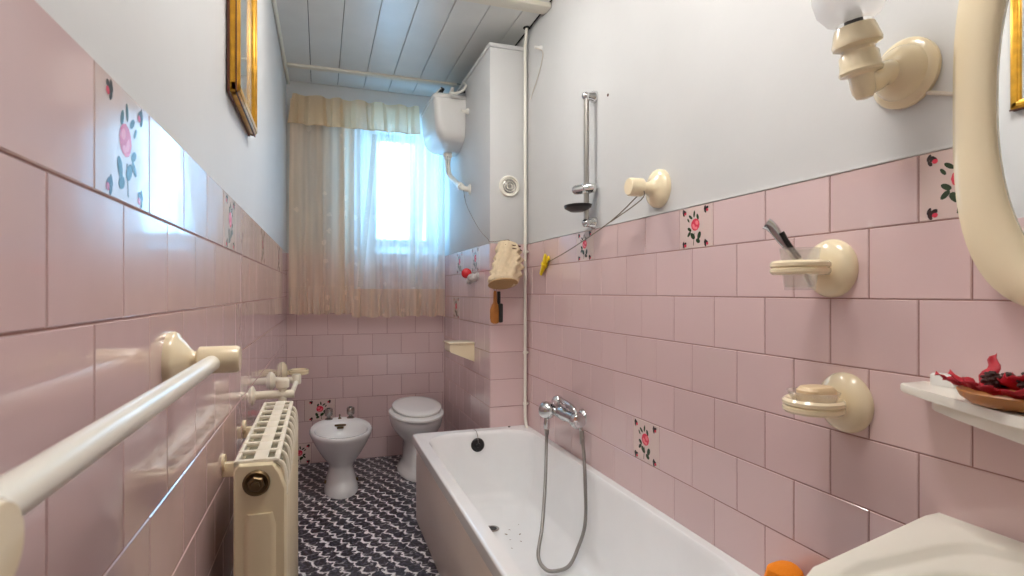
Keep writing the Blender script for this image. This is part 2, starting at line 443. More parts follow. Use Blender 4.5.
O, U, V, N = Vector((0, YB, 0)), vx, vz, -vy
XL = lx(YB)
tiles(mb, O, U, V, N, rows_b, XL, XC, .205, lambda k: .05 if k % 2 else .152, None, [(7, -.105, .10), (9, -.22, -.06)])
wall_back = struct(mb.build('wall_back', [M['tile'], M['plaster'], M['grout']]))
rose_tile(wall_back, O, U, V, N, -.105, .10, .293, .443, 'rose tile on the back wall just behind the bidet')
rose_tile(wall_back, O, U, V, N, -.215, -.06, 0, .143, 'rose tile at the floor in the back left corner')

# shaft boxed in at the far right corner
mb = MB(); mb.mi = 1
mb.box((XC, YC, 1.464), (XR+.02, YB+.02, ZC), .004)
mb.mi = 2; mb.box((XC, YC, -.05), (XR+.02, YB+.02, 1.4635))
mb.mi = 0
O1, U1, N1 = Vector((XC, 0, 0)), vy, -vx
tiles(mb, O1, U1, vz, N1, rows_l, YC, YB, .2, lambda k: 3.05 if k % 2 else 3.15, None, [(0, 3.55, 3.75), (2, 3.65, 3.85), (0, 3.15, 3.35)])
tiles(mb, Vector((0, YC, 0)), vx, vz, -vy, rows_l, XC, XR, .3, lambda k: 2, None)
mb.mi = 3
wall_column = struct(mb.build('wall_column', [M['tile'], M['plaster'], M['grout'], M['ceil']]))
rose_tile(wall_column, O1, U1, vz, N1, 3.55, 3.75, zl[1], zl[0], 'rose tile beside the curtain in the top row of the shaft')
rose_tile(wall_column, O1, U1, vz, N1, 3.15, 3.35, zl[1], zl[0], 'rose tile behind the red topped ornament on the shaft')
rose_tile(wall_column, O1, U1, vz, N1, 3.65, 3.85, zl[3], zl[2], 'rose tile at the hem of the curtain on the shaft')
mb = MB(); mb.box((XC-.006, YC-.008, ZC), (XR, YB, ZC+.022), .003)
struct(mb.build('trim_1', M['plaster']))

# front wall behind the camera, with a plain door
mb = MB(); mb.box((-.4, YF-.12, -.05), (XR+.1, YF, H+.06))
wall_front = struct(mb.build('wall_front', M['plaster']))
mb = MB(); mb.box((.12, YF, 0), (.86, YF+.03, 2.05), .004)
for z0, z1 in ((.2, .9), (1.05, 1.85)): mb.box((.24, YF+.028, z0), (.74, YF+.036, z1), .006)
door = struct(mb.build('door_1', M['door']))
mb = MB(); mb.box((.03, YF, 0), (.12, YF+.045, 2.14), .004); mb.box((.86, YF, 0), (.95, YF+.045, 2.14), .004); mb.box((.03, YF, 2.05), (.95, YF+.045, 2.14), .004)
mb.build('door_frame', M['door'], door)
mb = MB(); mb.cyl((.8, YF+.03, 1.0), (.8, YF+.075, 1.0), .009); mb.tube([(.8, YF+.075, 1.0), (.74, YF+.078, 1.0), (.69, YF+.075, 1.0)], .008)
mb.build('door_handle', M['chrome'], door)

# ceiling of boards running to the window
mb = MB(); mb.mi = 1
mb.box((-.4, YF-.1, H+.012), (XR+.1, YB+.2, H+.1))
mb.mi = 0
seams = [-.235, -.06, .116, .292, .465, .64, .815, .99, XR-.012]
for a, b in zip(seams[:-1], seams[1:]):
    for ya, yb in ((YF, 2.68), (2.72, 3.825), (3.865, YB-.004)):
        t = random.uniform(-.001, .001)
        mb.box((a+.0016, ya, H+t), (b-.0016, yb, H+.014), .0015, 1)
struct(mb.build('ceiling', [M['ceil'], M['dark']]))
mb = MB(); mb.box((-.24, 3.815, H-.014), (XC+.02, 3.862, H+.004), .003); struct(mb.build('trim_2', M['trimc']))
mb = MB(); mb.box((-.24, 2.665, H-.014), (XR, 2.70, H+.004), .003); mb.box((-.24, 2.60, H-.022), (XR, 2.665, H+.004), .004); struct(mb.build('trim_3', M['trimc']))
mb = MB()
a, b = Vector((lx(YF)+.011, YF, H-.012)), Vector((lx(YB)+.011, YB, H-.012)); mb.cyl(a, b, .011, seg=10)
struct(mb.build('trim_4', M['trimc']))

# window
mb = MB()
fy = YB+WD
mb.box((PX0-.005, fy, PZ0-.005), (PX0+.045, fy+.05, PZ1+.005), .004); mb.box((PX1-.045, fy, PZ0), (PX1+.005, fy+.05, PZ1), .004)
mb.box((PX0, fy, PZ0-.005), (PX1, fy+.05, PZ0+.05), .004); mb.box((PX0, fy, PZ1-.045), (PX1, fy+.05, PZ1+.005), .004)
win = struct(mb.build('window_1', M['winwhite']))
mb = MB(); mb.box((PX0+.04, fy+.024, PZ0+.045), (PX1-.04, fy+.028, PZ1-.04)); mb.build('glass_pane', M['pane'], win)

# ------------------------------------------------------------------ curtains
def fold(x, ph, amp):
    return amp*(.6*math.sin(x*46+ph)+.35*math.sin(x*81+1.7*ph+.6)+.25*math.sin(x*23+2.1*ph))
def curtain(name, label, x0, x1, y0, ztop, zseam, zbot, amp, ph, m, mf, extra=0):
    root = thing(name, label, 'curtain', ((x0+x1)/2, y0, zbot))
    def fn(u, w):
        x = x0+(x1-x0)*u
        z = ztop+(zseam-ztop)*w
        a = amp*(.55+.6*w)
        xx = x+.012*math.sin(x*46+ph+1.4)*w + extra*w*(u-.5)
        return (xx, y0+fold(x, ph, a), z)
    mb = MB(); mb.grid(fn, 130, 26); mb.build('panel', m, root, angle=80)
    def fn2(u, w):
        x, y, z = fn(u, 1)
        z = zseam-(zseam-zbot)*w
        return (x+.006*math.sin(u*95+ph)*w, y+(.010*math.sin(u*118+ph)+.006*math.sin(u*61))*w, z+.006*math.sin(u*40+ph)*w)
    mb = MB(); mb.grid(fn2, 170, 6); mb.build('flounce', mf, root, angle=80)
    mb = MB(); mb.tube([fn2(k/80, 0) for k in range(81)], .0022, seg=5, sub=1); mb.build('seam', mf, root)
    return root
curtain('curtain', 'opaque beige curtain hanging on the left half of the window', -.192, .225, 4.03, 2.49, 1.235, 1.045, .03, .4, M['cur_l'], M['cur_l'])
rc = curtain('curtain', 'sheer voile curtain lit by the window beside the shaft', .20, .866, 4.05, 2.49, 1.215, 1.02, .028, 2.0, M['cur_r'], M['cur_l'])
for xa, xb in ((.345, .38), (.60, .635)):
    mb = MB()
    def fn(u, w, xa=xa, xb=xb):
        x = xa+(xb-xa)*u - .10*w*(1 if xa < .5 else -.1)
        return (x, 4.022+.5*fold(x, 2.0, .02), 2.30-1.07*w)
    mb.grid(fn, 6, 30); mb.build('lace_strip', M['lace'], rc, angle=80)
mb = MB()
def fnv(u, w):
    x = -.172+.832*u
    q = u*5.9+.12*math.sin(u*21); k = q % 1
    box = max(-1, min(1, (abs(k-.5)-.22)*14))           # wide box pleats with narrow recesses
    fl = w*w
    return (x-(.028*w*(1-u*14) if u < 1/14 else 0)+.008*math.sin(q*6.28)*w, 3.97-.03*w-.034*box*(.35+.8*w)-.006*math.sin(u*90)*w, 2.505-.2*w-.012*fl*box+.004*math.sin(u*40))
mb.grid(fnv, 184, 10)
vl = thing('valance', 'short pleated beige valance along the top of the curtains', 'valance', (.26, 3.98, 2.3))
mb.build('cloth', M['cur_v'], vl, angle=30)
mb = MB(); mb.tube([fnv(k/92, 1) for k in range(93)], .003, seg=5, sub=1); mb.build('hem', M['cur_v'], vl)
mb = MB(); mb.cyl((-.165, 4.02, 2.50), (.655, 4.02, 2.50), .007); tag(mb.build('curtain_rod', M['brown']), 'thin brown curtain rod threaded behind the valance', 'curtain rod')

# ------------------------------------------------------------------ bathtub
TX0, TX1, TY0, TY1, TZ = .455, XR-.001, 1.03, YC-.001, .452
def rrect(x0, x1, y0, y1, r, z, n=8):
    P = []
    for cx, cy, a0 in ((x1-r, y1-r, 0), (x0+r, y1-r, PI/2), (x0+r, y0+r, PI), (x1-r, y0+r, 1.5*PI)):
        for i in range(n+1):
            a = a0+PI/2*i/n; P.append((cx+r*math.cos(a), cy+r*math.sin(a), z))
    return P
tub = thing('bathtub', 'long white enamel bathtub along the right wall', 'bathtub', ((TX0+TX1)/2, (TY0+TY1)/2, 0))
mb = MB()
R_ = [rrect(TX0+.012, TX1-.002, TY0+.01, TY1-.002, .02, TZ-.05), rrect(TX0, TX1, TY0, TY1, .022, TZ-.045), rrect(TX0, TX1, TY0, TY1, .022, TZ-.008),
      rrect(TX0+.004, TX1-.002, TY0+.004, TY1-.002, .022, TZ-.001), rrect(TX0+.012, TX1-.004, TY0+.012, TY1-.004, .022, TZ),
      rrect(TX0+.052, TX1-.030, TY0+.09, TY1-.050, .165, TZ-.001), rrect(TX0+.054, TX1-.036, TY0+.10, TY1-.058, .165, TZ-.006),
      rrect(TX0+.062, TX1-.042, TY0+.115, TY1-.068, .165, TZ-.022), rrect(TX0+.072, TX1-.05, TY0+.15, TY1-.078, .165, TZ-.08),
      rrect(TX0+.092, TX1-.066, TY0+.25, TY1-.105, .165, TZ-.22), rrect(TX0+.108, TX1-.082, TY0+.33, TY1-.135, .12, TZ-.30),
      rrect(TX0+.13, TX1-.104, TY0+.40, TY1-.17, .11, TZ-.335), rrect(TX0+.17, TX1-.14, TY0+.46, TY1-.22, .09, TZ-.352),
      rrect(TX0+.27, TX1-.24, TY0+.8, TY1-.40, .03, TZ-.360)]
mb.rings(R_, cap0=False)
sh_ = mb.build('shell', M['enamel'], tub, angle=75)
wn = sh_.modifiers.new('weighted normals', 'WEIGHTED_NORMAL'); wn.keep_sharp = True; wn.weight = 80
mb = MB(); mb.box((TX0+.022, TY0+.02, 0), (TX0+.035, TY1, TZ-.046), .002); mb.box((TX0+.022, TY0+.02, 0), (TX1, TY0+.034, TZ-.046), .002)
mb.mi = 1; mb.box((TX0+.015, TY0+.015, TZ-.058), (TX0+.03, TY1, TZ-.049), .002)
mb.build('side_panel', [M['apron'], M['steel']], tub)
mb = MB(); mb.lathe([(.033, 0), (.033, .003), (.028, .005), (.024, .002), (.022, .0015)], (.758, 2.50, .0925)); mb.mi = 1; mb.lathe([(.0215, 0), (.0215, .0025)], (.758, 2.50, .0925))
mb.build('drain', [M['steel'], M['black']], tub)
mb = MB(); ov = Vector((.79, 2.872, .385)); na = Vector((0, -1, .1)).normalized()
mb.lathe([(.036, 0), (.036, .006), (.03, .012), (.012, .014), (.010, .022), (.001, .024)], ov, na)
ovf = mb.build('overflow_cap', M['black'], tub)
mb = MB(); mb.tube([(.79, 2.86, .395), (.79, 2.868, .43), (.786, 2.885, .455), (.783, 2.91, .457), (.782, 2.935, .456)], .0018, seg=6)
mb.build('plug_chain', M['steel'], ovf)
mb = MB()
for (x, y, r) in ((.80, 2.42, .009), (.83, 2.46, .006), (.86, 2.40, .008), (.89, 2.50, .006), (.80, 2.36, .005), (.78, 2.28, .005), (.84, 2.33, .006), (.92, 2.44, .005)):
    mb.poly([(x+q[0], y+q[1], .0945+.012*0) for q in ell(0, 0, r, r*.45, random.uniform(0, 3), 7)])
mb.build('rust_flecks', M['rust'], tub)['kind'] = 'stuff'
mb = MB(); mb.lathe([(.007, 0), (.006, .004), (.001, .005)], (.985, 2.925, TZ)); mb.build('screw_cap', M['black'], tub)

# ------------------------------------------------------------------ bath mixer and hand shower
mx = thing('bath_mixer', 'chrome bath mixer tap on the pink wall above the tub', 'tap', (1.05, 2.32, .60))
mb = MB()
MZ = .645
for y in (2.39, 2.24):
    mb = MB(); mb.lathe([(.036, 0), (.034, .008), (.022, .018), (.016, .022), (.016, .055)], (XR-.002, y, MZ), (-1, 0, 0))
    mb.build('wall_union', M['chrome'], mx)
mb = MB(); mb.lathe([(.001, -.125), (.02, -.124), (.026, -.10), (.026, -.03), (.030, -.02), (.030, .05), (.026, .07), (.026, .09), (.02, .108), (.001, .11)], (1.045, 2.32, MZ), (0, 1, 0)); mb.build('body', M['chrome'], mx)
mb = MB()
mb.lathe([(.022, 0), (.032, .010), (.040, .026), (.041, .050), (.036, .066), (.02, .078), (.001, .08)], (1.03, 2.40, MZ-.003), (-.5, .85, .02))
mb.build('lever_knob', M['chrome'], mx)
mb = MB(); mb.lathe([(.028, 0), (.034, .010), (.034, .03), (.027, .040), (.001, .042)], (1.045, 2.20, MZ), (-.1, -.99, 0)); mb.build('diverter_knob', M['chrome'], mx)
mb = MB(); mb.tube([(1.02, 2.42, .63), (1.008, 2.43, .61), (1.004, 2.43, .585), (1.004, 2.43, .557)], .014, sub=4); mb.build('hose_outlet', M['chrome'], mx)
hs = thing('hand_shower', 'chrome hand shower with long grey hose looping into the tub', 'hand shower', (1.0, 2.2, .12))
mb = MB(); mb.tube([(1.003, 2.43, .552), (.985, 2.39, .46), (.935, 2.28, .36), (.86, 2.13, .24), (.815, 2.06, .155), (.83, 2.02, .118), (.87, 2.005, .112), (.93, 2.02, .116), (.985, 2.06, .155), (1.012, 2.045, .26), (1.033, 2.085, .40), (1.055, 2.145, .52), (1.056, 2.165, .585)], .0075, seg=10, sub=8)
hose = mb.build('hose', M['hose'], hs)
mb = MB(); mb.cyl((1.004, 2.43, .575), (1.003, 2.428, .53), .011); mb.build('hose_nut', M['steel'], hose)
mb = MB(); mb.cyl((1.056, 2.166, .605), (1.057, 2.163, .55), .010); mb.build('hose_nut', M['steel'], hose)
mb = MB(); mb.tube([(1.056, 2.165, .60), (1.05, 2.18, .65), (1.042, 2.22, .688), (1.042, 2.30, .700), (1.046, 2.38, .704)], lambda t: .0085+.005*math.sin(PI*t), seg=12, sub=6); mb.build('handle', M['chrome'], hs)
mb = MB(); mb.lathe([(.012, 0), (.026, .012), (.030, .03), (.027, .034), (.001, .035)], (1.047, 2.385, .714), (-.1, .25, -.95)); mb.build('spray_head', M['chrome'], hs)

# ------------------------------------------------------------------ shower rail
X0 = 1.06
sr = thing('shower_rail', 'chrome shower slide rail on the white wall above the bath', 'shower rail', (X0, 2.13, 1.46))
mb = MB(); mb.cyl((X0, 2.13, 1.485), (X0, 2.13, 2.025), .0115); mb.build('rod', M['steel'], sr)
for z in (2.022, 1.488):
    mb = MB(); mb.lathe([(.026, 0), (.025, .014), (.019, .024), (.017, .052), (.012, .058), (.001, .059)], (XR+.004, 2.13, z), (-1, 0, 0)); mb.sphere((X0, 2.13, z), .019, (1, 1, .95)); mb.build('bracket', M['chrome'], sr)
mb = MB(); mb.lathe([(.001, -.045), (.017, -.044), (.021, -.03), (.021, -.002), (.016, 0), (.021, .003), (.021, .05), (.016, .06), (.001, .061)], (X0, 2.13, 1.632), (-.55, .83, 0)); mb.lathe([(.018, -.022), (.018, .022)], (X0, 2.13, 1.632)); mb.build('slider', M['chrome'], sr)
mb = MB()
mb.rings([[(X0-.03+a*math.cos(2*PI*i/28)*s_, 2.13+.02+b*math.sin(2*PI*i/28)*s_, z) for i in range(28)] for s_, z, a, b in ((.55, 1.538, .055, .075), (.95, 1.552, .055, .075), (1, 1.563, .055, .075), (.9, 1.563, .055, .075), (.55, 1.549, .055, .075))])
tr = mb.build('soap_tray', M['black'], sr)
mb = MB()
for k in range(4): mb.box((X0-.07+k*.02, 2.12, 1.552), (X0-.062+k*.02, 2.18, 1.566), .002)
mb.build('tray_rib', M['chrome'], tr)

# drill hole plug, hook
mb = MB(); mb.lathe([(.006, 0), (.006, .002), (.0035, .0025), (.003, .0005)], (XR+.003, 2.02, 1.995), (-1, 0, 0)); tag(mb.build('wall_plug', M['brown']), 'tiny brown plugged screw hole right of the shower rail top', 'wall plug')
hk = thing('wall_hook', 'small white hook with loose wire by the ceiling pipe', 'hook', (1.08, 2.74, 2.35))
mb = MB(); mb.lathe([(.013, 0), (.012, .012), (.007, .02), (.006, .035), (.009, .04), (.001, .045)], (XR+.004, 2.74, 2.482), (-1, 0, 0)); mb.build('hook_body', M['plastic'], hk)
mb = MB(); mb.tube([(1.068, 2.74, 2.475), (1.085, 2.72, 2.463), (1.096, 2.705, 2.44), (1.099, 2.74, 2.39), (1.099, 2.80, 2.33), (1.099, 2.90, 2.26)], .0025, seg=6); mb.build('wire', M['cordw'], hk)

# ------------------------------------------------------------------ white pipe in the corner
pp = thing('water_pipe', 'thin white pipe dropping from the ceiling into the bath corner', 'pipe', (1.075, 2.925, .40))
PX, PY = 1.079, 2.925
mb = MB(); mb.tube([(PX-.006, 2.885, 2.652), (PX-.003, 2.905, 2.60), (PX, PY, 2.54), (PX, PY, 2.3), (PX, PY, 1.2), (PX, PY, .66), (PX-.002, PY-.003, .58), (PX-.006, PY-.018, .50), (PX-.008, PY-.05, .44), (PX-.008, PY-.052, .40)], .0085, seg=12)
mb.build('pipe_run', M['creamw'], pp)
for z in (.575, 1.42, .86):
    mb = MB(); mb.lathe([(.0125, -.007), (.0125, .007)], (PX, PY, z)); mb.box((PX+.008, PY-.004, z-.004), (XR, PY+.004, z+.004), .001); mb.build('pipe_clip', M['creamw'], pp)
mb = MB(); mb.lathe([(.02, 0), (.019, .004), (.012, .006)], (PX-.006, 2.885, 2.645)); mb.build('ceiling_collar', M['dark'], pp)

# vent on the shaft
vt = thing('round_vent', 'round metal vent cover on the white shaft front', 'vent', (.993, YC, 1.725))
mb = MB(); mb.lathe([(.060, 0), (.060, .006), (.055, .013), (.049, .013), (.047, .006), (.001, .006)], (.993, YC, 1.783), (0, -1, 0), 36); mb.build('rim', M['creamw'], vt)
mb = MB()
for r in (.039, .026): mb.lathe([(r, .004), (r, .010), (r-.004, .012), (r-.008, .010), (r-.008, .004)], (.993, YC, 1.783), (0, -1, 0), 32)
mb.lathe([(.011, .004), (.011, .012), (.001, .014)], (.993, YC, 1.783), (0, -1, 0))
mb.box((.99, YC-.014, 1.79), (.996, YC-.009, 1.825), .001, R=Matrix.Rotation(.5, 3, 'Y'))
mb.build('grille', M['steel'], vt)

# ------------------------------------------------------------------ things hanging on the shaft
bag = thing('peg_bag', 'beige gathered cloth bag hanging on the shaft corner', 'bag', (.97, 2.87, 1.15))
def bag_ring(z, cx, cy, a, b, w, ph, n=40):
    return [(cx+(a+.6*w*math.sin(7*2*PI*i/n+ph)+.35*w*math.sin(11*2*PI*i/n+2*ph))*math.cos(2*PI*i/n), cy+(b+.8*w*math.sin(7*2*PI*i/n+ph))*math.sin(2*PI*i/n), z) for i in range(n)]
BT = Matrix.Translation((.985, 2.93, 1.46)) @ Matrix.Rotation(math.radians(-20), 4, 'X') @ Matrix.Rotation(math.radians(7), 4, 'Y') @ Matrix.Translation((-.985, -2.91, -1.46))
mb = MB(); mb.X = BT
mb.rings([bag_ring(z, cx-.016, 2.878, a, b, w, ph) for z, cx, a, b, w, ph in ((1.462, .985, .012, .008, .002, 0), (1.45, .985, .05, .022, .006, .3), (1.43, .988, .058, .035, .009, .8), (1.405, .99, .07, .045, .010, 1.2), (1.385, .985, .060, .04, .008, 1.6), (1.355, .99, .082, .052, .012, 2.3),
      (1.335, .985, .066, .044, .009, 2.7), (1.31, .986, .090, .056, .011, 3.3), (1.288, .98, .072, .050, .008, 3.8), (1.262, .976, .090, .057, .008, 4.3), (1.245, .97, .076, .052, .005, 4.6), (1.235, .965, .085, .056, .003, 3.5), (1.215, .958, .083, .055, .002, 3.6), (1.205, .954, .07, .045, .0, 3.6))])
mb.build('pouch', M['fabric'], bag, angle=70)
mb = MB(); mb.X = BT; mb.lathe([(.076, .004), (.08, -.002), (.066, -.008), (.001, -.010)], (.944, 2.878, 1.207), (-.12, 0, 1)); mb.build('base_disc', M['fabric_in'], bag)
mb = MB(); mb.tube([(.985, 2.885, 1.458), (.985, 2.92, 1.478), (.987, 2.948, 1.485)], .003, seg=6); mb.tube([(.93, 2.88, 1.44), (.95, 2.862, 1.452), (.985, 2.86, 1.448), (1.03, 2.865, 1.444)], .004, seg=6); mb.tube([(.955, 2.85, 1.435), (.985, 2.845, 1.43), (1.02, 2.85, 1.425), (1.04, 2.87, 1.42)], .003, seg=6)
mb.build('drawstring', M['brown'], bag)
br = thing('hairbrush', 'wooden brush hanging under the beige cloth bag', 'brush', (.91, 2.87, 1.02))
BDX = -.022
mb = MB()
mb.rings([[(.918+BDX+w*math.cos(2*PI*i/16), 2.90+.009*math.sin(2*PI*i/16), z) for i in range(16)] for z, w in ((1.025, .012), (1.032, .024), (1.06, .029), (1.10, .028), (1.125, .02), (1.14, .011), (1.19, .009), (1.202, .006))]); mb.build('handle', M['wood'], br)
mb = MB(); mb.box((.936+BDX, 2.888, 1.03), (.962+BDX, 2.912, 1.135), .008); mb.box((.930+BDX, 2.893, 1.13), (.948+BDX, 2.907, 1.20), .004); mb.build('bristles', M['black'], br)
mb = MB(); mb.tube([(.918+BDX, 2.90, 1.19), (.912+BDX, 2.902, 1.215), (.92+BDX, 2.905, 1.235), (.926+BDX, 2.902, 1.215), (.919+BDX, 2.90, 1.19)], .0018, seg=6); mb.build('hanging_loop', M['cord'], br)
orn = thing('wall_ornament', 'small white ornament with red ball top on the shaft tiles', 'ornament', (.85, 3.25, 1.24))
mb = MB(); mb.sphere((.828, 3.26, 1.308), .031, (1, 1, 1.0)); mb.build('red_ball', M['red'], orn)
mb = MB(); mb.sphere((.848, 3.20, 1.278), .03, (1, 1.2, .9)); mb.sphere((.84, 3.235, 1.262), .022); mb.lathe([(.024, 0), (.022, .01), (.012, .02), (.01, .04)], (XC, 3.19, 1.29), (-1, 0, 0)); mb.build('figure_body', M['figure'], orn)
mb = MB(); mb.tube([(.842, 3.39, 1.835), (.84, 3.30, 1.72), (.86, 3.10, 1.56), (.872, 2.955, 1.487), (.885, 2.943, 1.472), (.987, 2.945, 1.486)], .0016, seg=6)
tag(mb.build('pull_cord', M['cord']), 'thin pull cord from the cistern pipe down to the cloth bag', 'cord')

# cream paper box on the shaft side
hb = thing('paper_holder', 'cream box holder with sloping underside low on the shaft', 'paper holder', (.80, 3.32, .77))
mb = MB()
def wedge(y): return [(XC-.001, y, .885), (.735, y, .885), (.728, y, .875), (.728, y, .845), (.735, y, .835), (XC-.001, y, .775)]
mb.rings([wedge(3.27), wedge(3.42)]); mb.build('box', M['cream'], hb)
mb = MB(); mb.box((.722, 3.262, .885), (XC, 3.43, .894), .003); mb.build('lid', M['cream'], hb)

# ------------------------------------------------------------------ cistern
cs = thing('cistern', 'white high level toilet cistern on the side of the shaft', 'cistern', (.78, 3.74, 1.83))
mb = MB()
def tank_ring(z, xo, y0, y1, r):
    x0, x1 = xo, XC-.001
    P = []
    for cx, cy, a0, rr in ((x0+r, y1-r, PI/2, r), (x0+r, y0+r, PI, r)):
        for i in range(9):
            a = a0+PI/2*i/8; P.append((cx+rr*math.cos(a), cy+rr*math.sin(a), z))
    P += [(x1, y0, z), (x1, y1, z)]
    return P
mb.rings([tank_ring(*q) for q in ((2.13, .795, 3.67, 3.79, .03), (2.135, .785, 3.65, 3.81, .035), (2.145, .77, 3.62, 3.84, .04), (2.165, .735, 3.55, 3.91, .05), (2.19, .712, 3.515, 3.945, .05), (2.23, .695, 3.50, 3.965, .045), (2.30, .685, 3.492, 3.972, .04), (2.42, .676, 3.487, 3.98, .04), (2.425, .676, 3.487, 3.98, .04))])
mb.build('tank', M['plastic'], cs, angle=50)
mb = MB(); mb.rings([tank_ring(*q) for q in ((2.426, .672, 3.483, 3.984, .045), (2.445, .672, 3.483, 3.984, .045), (2.455, .68, 3.491, 3.976, .04), (2.458, .70, 3.51, 3.956, .03))]); mb.build('lid', M['plastic'], cs, angle=50)
mb = MB(); mb.lathe([(.03, 0), (.03, .025), (.022, .03), (.022, .05)], (.815, 3.72, 2.13), (0, 0, -1)); mb.tube([(.815, 3.72, 2.10), (.815, 3.715, 2.03), (.82, 3.68, 1.975), (.828, 3.60, 1.93), (.834, 3.50, 1.885), (.838, 3.42, 1.855), (.845, 3.395, 1.84), (.875, 3.39, 1.835)], .0175, seg=14)
fp = mb.build('flush_pipe', M['creamw'], cs)
mb = MB(); mb.lathe([(.033, 0), (.03, .008), (.022, .012)], (XC, 3.39, 1.835), (-1, 0, 0)); mb.lathe([(.022, -.015), (.022, .015)], (.836, 3.44, 1.862), (0, -.9, -.35)); mb.build('pipe_flange', M['creamw'], fp)
mb = MB(); mb.cyl((.80, 3.66, 2.10), (.795, 3.655, 1.97), .003); mb.build('flush_rod', M['steel'], cs)
mb = MB(); mb.tube([(.79, 3.50, 2.47), (.77, 3.44, 2.44), (.80, 3.40, 2.43), (.84, 3.40, 2.45), (.865, 3.42, 2.49), (.872, 3.5, 2.535)], .008, seg=8); mb.cyl((.70, 3.55, 2.455), (.73, 3.50, 2.485), .011); mb.cyl((.79, 3.51, 2.452), (.80, 3.505, 2.50), .012)
mb.build('inlet_hose', M['creamw'], cs)
mb = MB(); mb.box((.835, 3.41, 2.455), (.862, 3.52, 2.475), .004, R=Matrix.Rotation(.3, 3, 'X')); mb.build('inlet_valve', M['black'], cs)
mb = MB(); mb.cyl((.715, 3.53, 2.45), (.735, 3.50, 2.488), .014); mb.build('lid_knob', M['black'], cs)
mb = MB(); mb.lathe([(.018, 0), (.016, .012), (.009, .02), (.009, .045)], (XC, 3.42, 2.33), (-1, 0, 0)); mb.build('stop_tap', M['creamw'], cs)

# ------------------------------------------------------------------ toilet
def oval(cx, cy, a, bf, bb, z, n=36, e=2.0, tilt=0):
    """front (towards -y) half-length bf, rear bb"""
    P = []
    for i in range(n):
        t = 2*PI*i/n; c, s_ = math.cos(t), math.sin(t)
        x = a*math.copysign(abs(c)**(2/e), c); y = (bb if s_ > 0 else bf)*math.copysign(abs(s_)**(2/e), s_)
        P.append((cx+x, cy+y, z+tilt*(y)))
    return P
TCX, TCY = .61, 3.78
wc = thing('toilet', 'white toilet with closed lid in the back corner by the shaft', 'toilet', (TCX, TCY, 0))
mb = MB()
mb.rings([oval(TCX, TCY, *q) for q in ((.122, .275, .25, 0), (.122, .275, .25, .022), (.100, .25, .24, .04), (.086, .225, .23, .08), (.082, .21, .23, .20), (.100, .205, .24, .226), (.135, .215, .26, .262), (.162, .25, .28, .305), (.170, .268, .29, .340), (.172, .272, .295, .362), (.167, .266, .29, .375))], cap1=False)
mb.rings([oval(TCX, TCY, *q) for q in ((.167, .266, .29, .375), (.14, .23, .2, .373), (.13, .2, .15, .33), (.08, .12, .1, .25), (.04, .06, .06, .22))], cap0=False)
mb.build('bowl', M['china'], wc, angle=60)
mb = MB(); tl = .07
mb.rings([oval(TCX, TCY, a, f, b, z, 40, 2, tl*.5) for a, f, b, z in ((.174, .283, .22, .381), (.180, .290, .225, .386), (.180, .290, .225, .398), (.174, .283, .22, .403))]); mb.build('seat', M['seat'], wc)
mb = MB(); mb.rings([oval(TCX+.008, TCY+.022, a, f, b, z+.004, 40, 2, tl) for a, f, b, z in ((.156, .250, .21, .411), (.162, .257, .215, .416), (.162, .257, .215, .426), (.154, .249, .207, .433), (.12, .2, .16, .438), (.05, .08, .06, .44))]); mb.build('lid', M['seat'], wc)
for sx in (-.07, .07):
    mb = MB(); mb.cyl((TCX+sx-.015, TCY+.235, .425), (TCX+sx+.015, TCY+.235, .425), .011); mb.cyl((TCX+sx, TCY+.235, .37), (TCX+sx, TCY+.235, .425), .007); mb.build('hinge', M['plastic'], wc)
mb = MB(); mb.cyl((TCX, TCY+.2, .30), (TCX, YB, .30), .05); mb.build('flush_inlet', M['plastic'], wc)

# ------------------------------------------------------------------ bidet
BX, BY = .120, 3.54
bd = thing('bidet', 'white pedestal bidet with two small taps beside the toilet', 'bidet', (BX, BY, 0))
mb = MB()
mb.rings([oval(BX, BY+.02, *q) for q in ((.100, .185, .20, 0), (.100, .185, .20, .02), (.094, .17, .19, .05), (.078, .13, .18, .105), (.070, .115, .18, .15), (.082, .125, .20, .175), (.115, .17, .24, .22), (.150, .225, .275, .28), (.176, .268, .30, .335), (.183, .28, .305, .355), (.182, .28, .305, .366), (.176, .274, .30, .372))], cap1=False)
mb.rings([oval(BX, BY+.02, .176, .274, .30, .372), oval(BX, BY-.005, .158, .238, .20, .372), oval(BX, BY-.005, .152, .231, .192, .364), oval(BX, BY-.005, .13, .2, .175, .32), oval(BX, BY, .10, .15, .13, .265), oval(BX, BY, .05, .07, .07, .24), oval(BX, BY, .02, .03, .03, .236)], cap0=False)
mb.build('bowl', M['china'], bd, angle=60)
for sx in (-.068, .068):
    mb = MB(); mb.lathe([(.026, 0), (.024, .006), (.013, .012), (.013, .022), (.023, .025), (.025, .035), (.025, .064), (.021, .071), (.001, .072)], (BX+sx, BY+.27, .371), seg=10); t = mb.build('tap', M['acrylic'], bd)
    mb = MB(); mb.lathe([(.012, 0), (.011, .003), (.001, .004)], (BX+sx, BY+.27, .443)); mb.build('tap_cap', M['black'], t)
mb = MB(); mb.lathe([(.012, 0), (.010, .006), (.004, .010), (.004, .02), (.008, .024), (.001, .03)], (BX, BY+.27, .371)); mb.build('waste_knob', M['brass'], bd)
mb = MB(); mb.box((BX-.035, BY+.168, .345), (BX+.035, BY+.19, .356), .004); mb.box((BX-.02, BY+.16, .33), (BX+.02, BY+.185, .342), .003); mb.build('water_outlet', M['brass'], bd)
for sx in (-1, 1):
    mb = MB(); mb.lathe([(.011, 0), (.010, .008), (.001, .012)], (BX+sx*.088, BY-.02, .062), (sx, -.15, .3)); mb.build('fixing_bolt', M['brass'], bd)

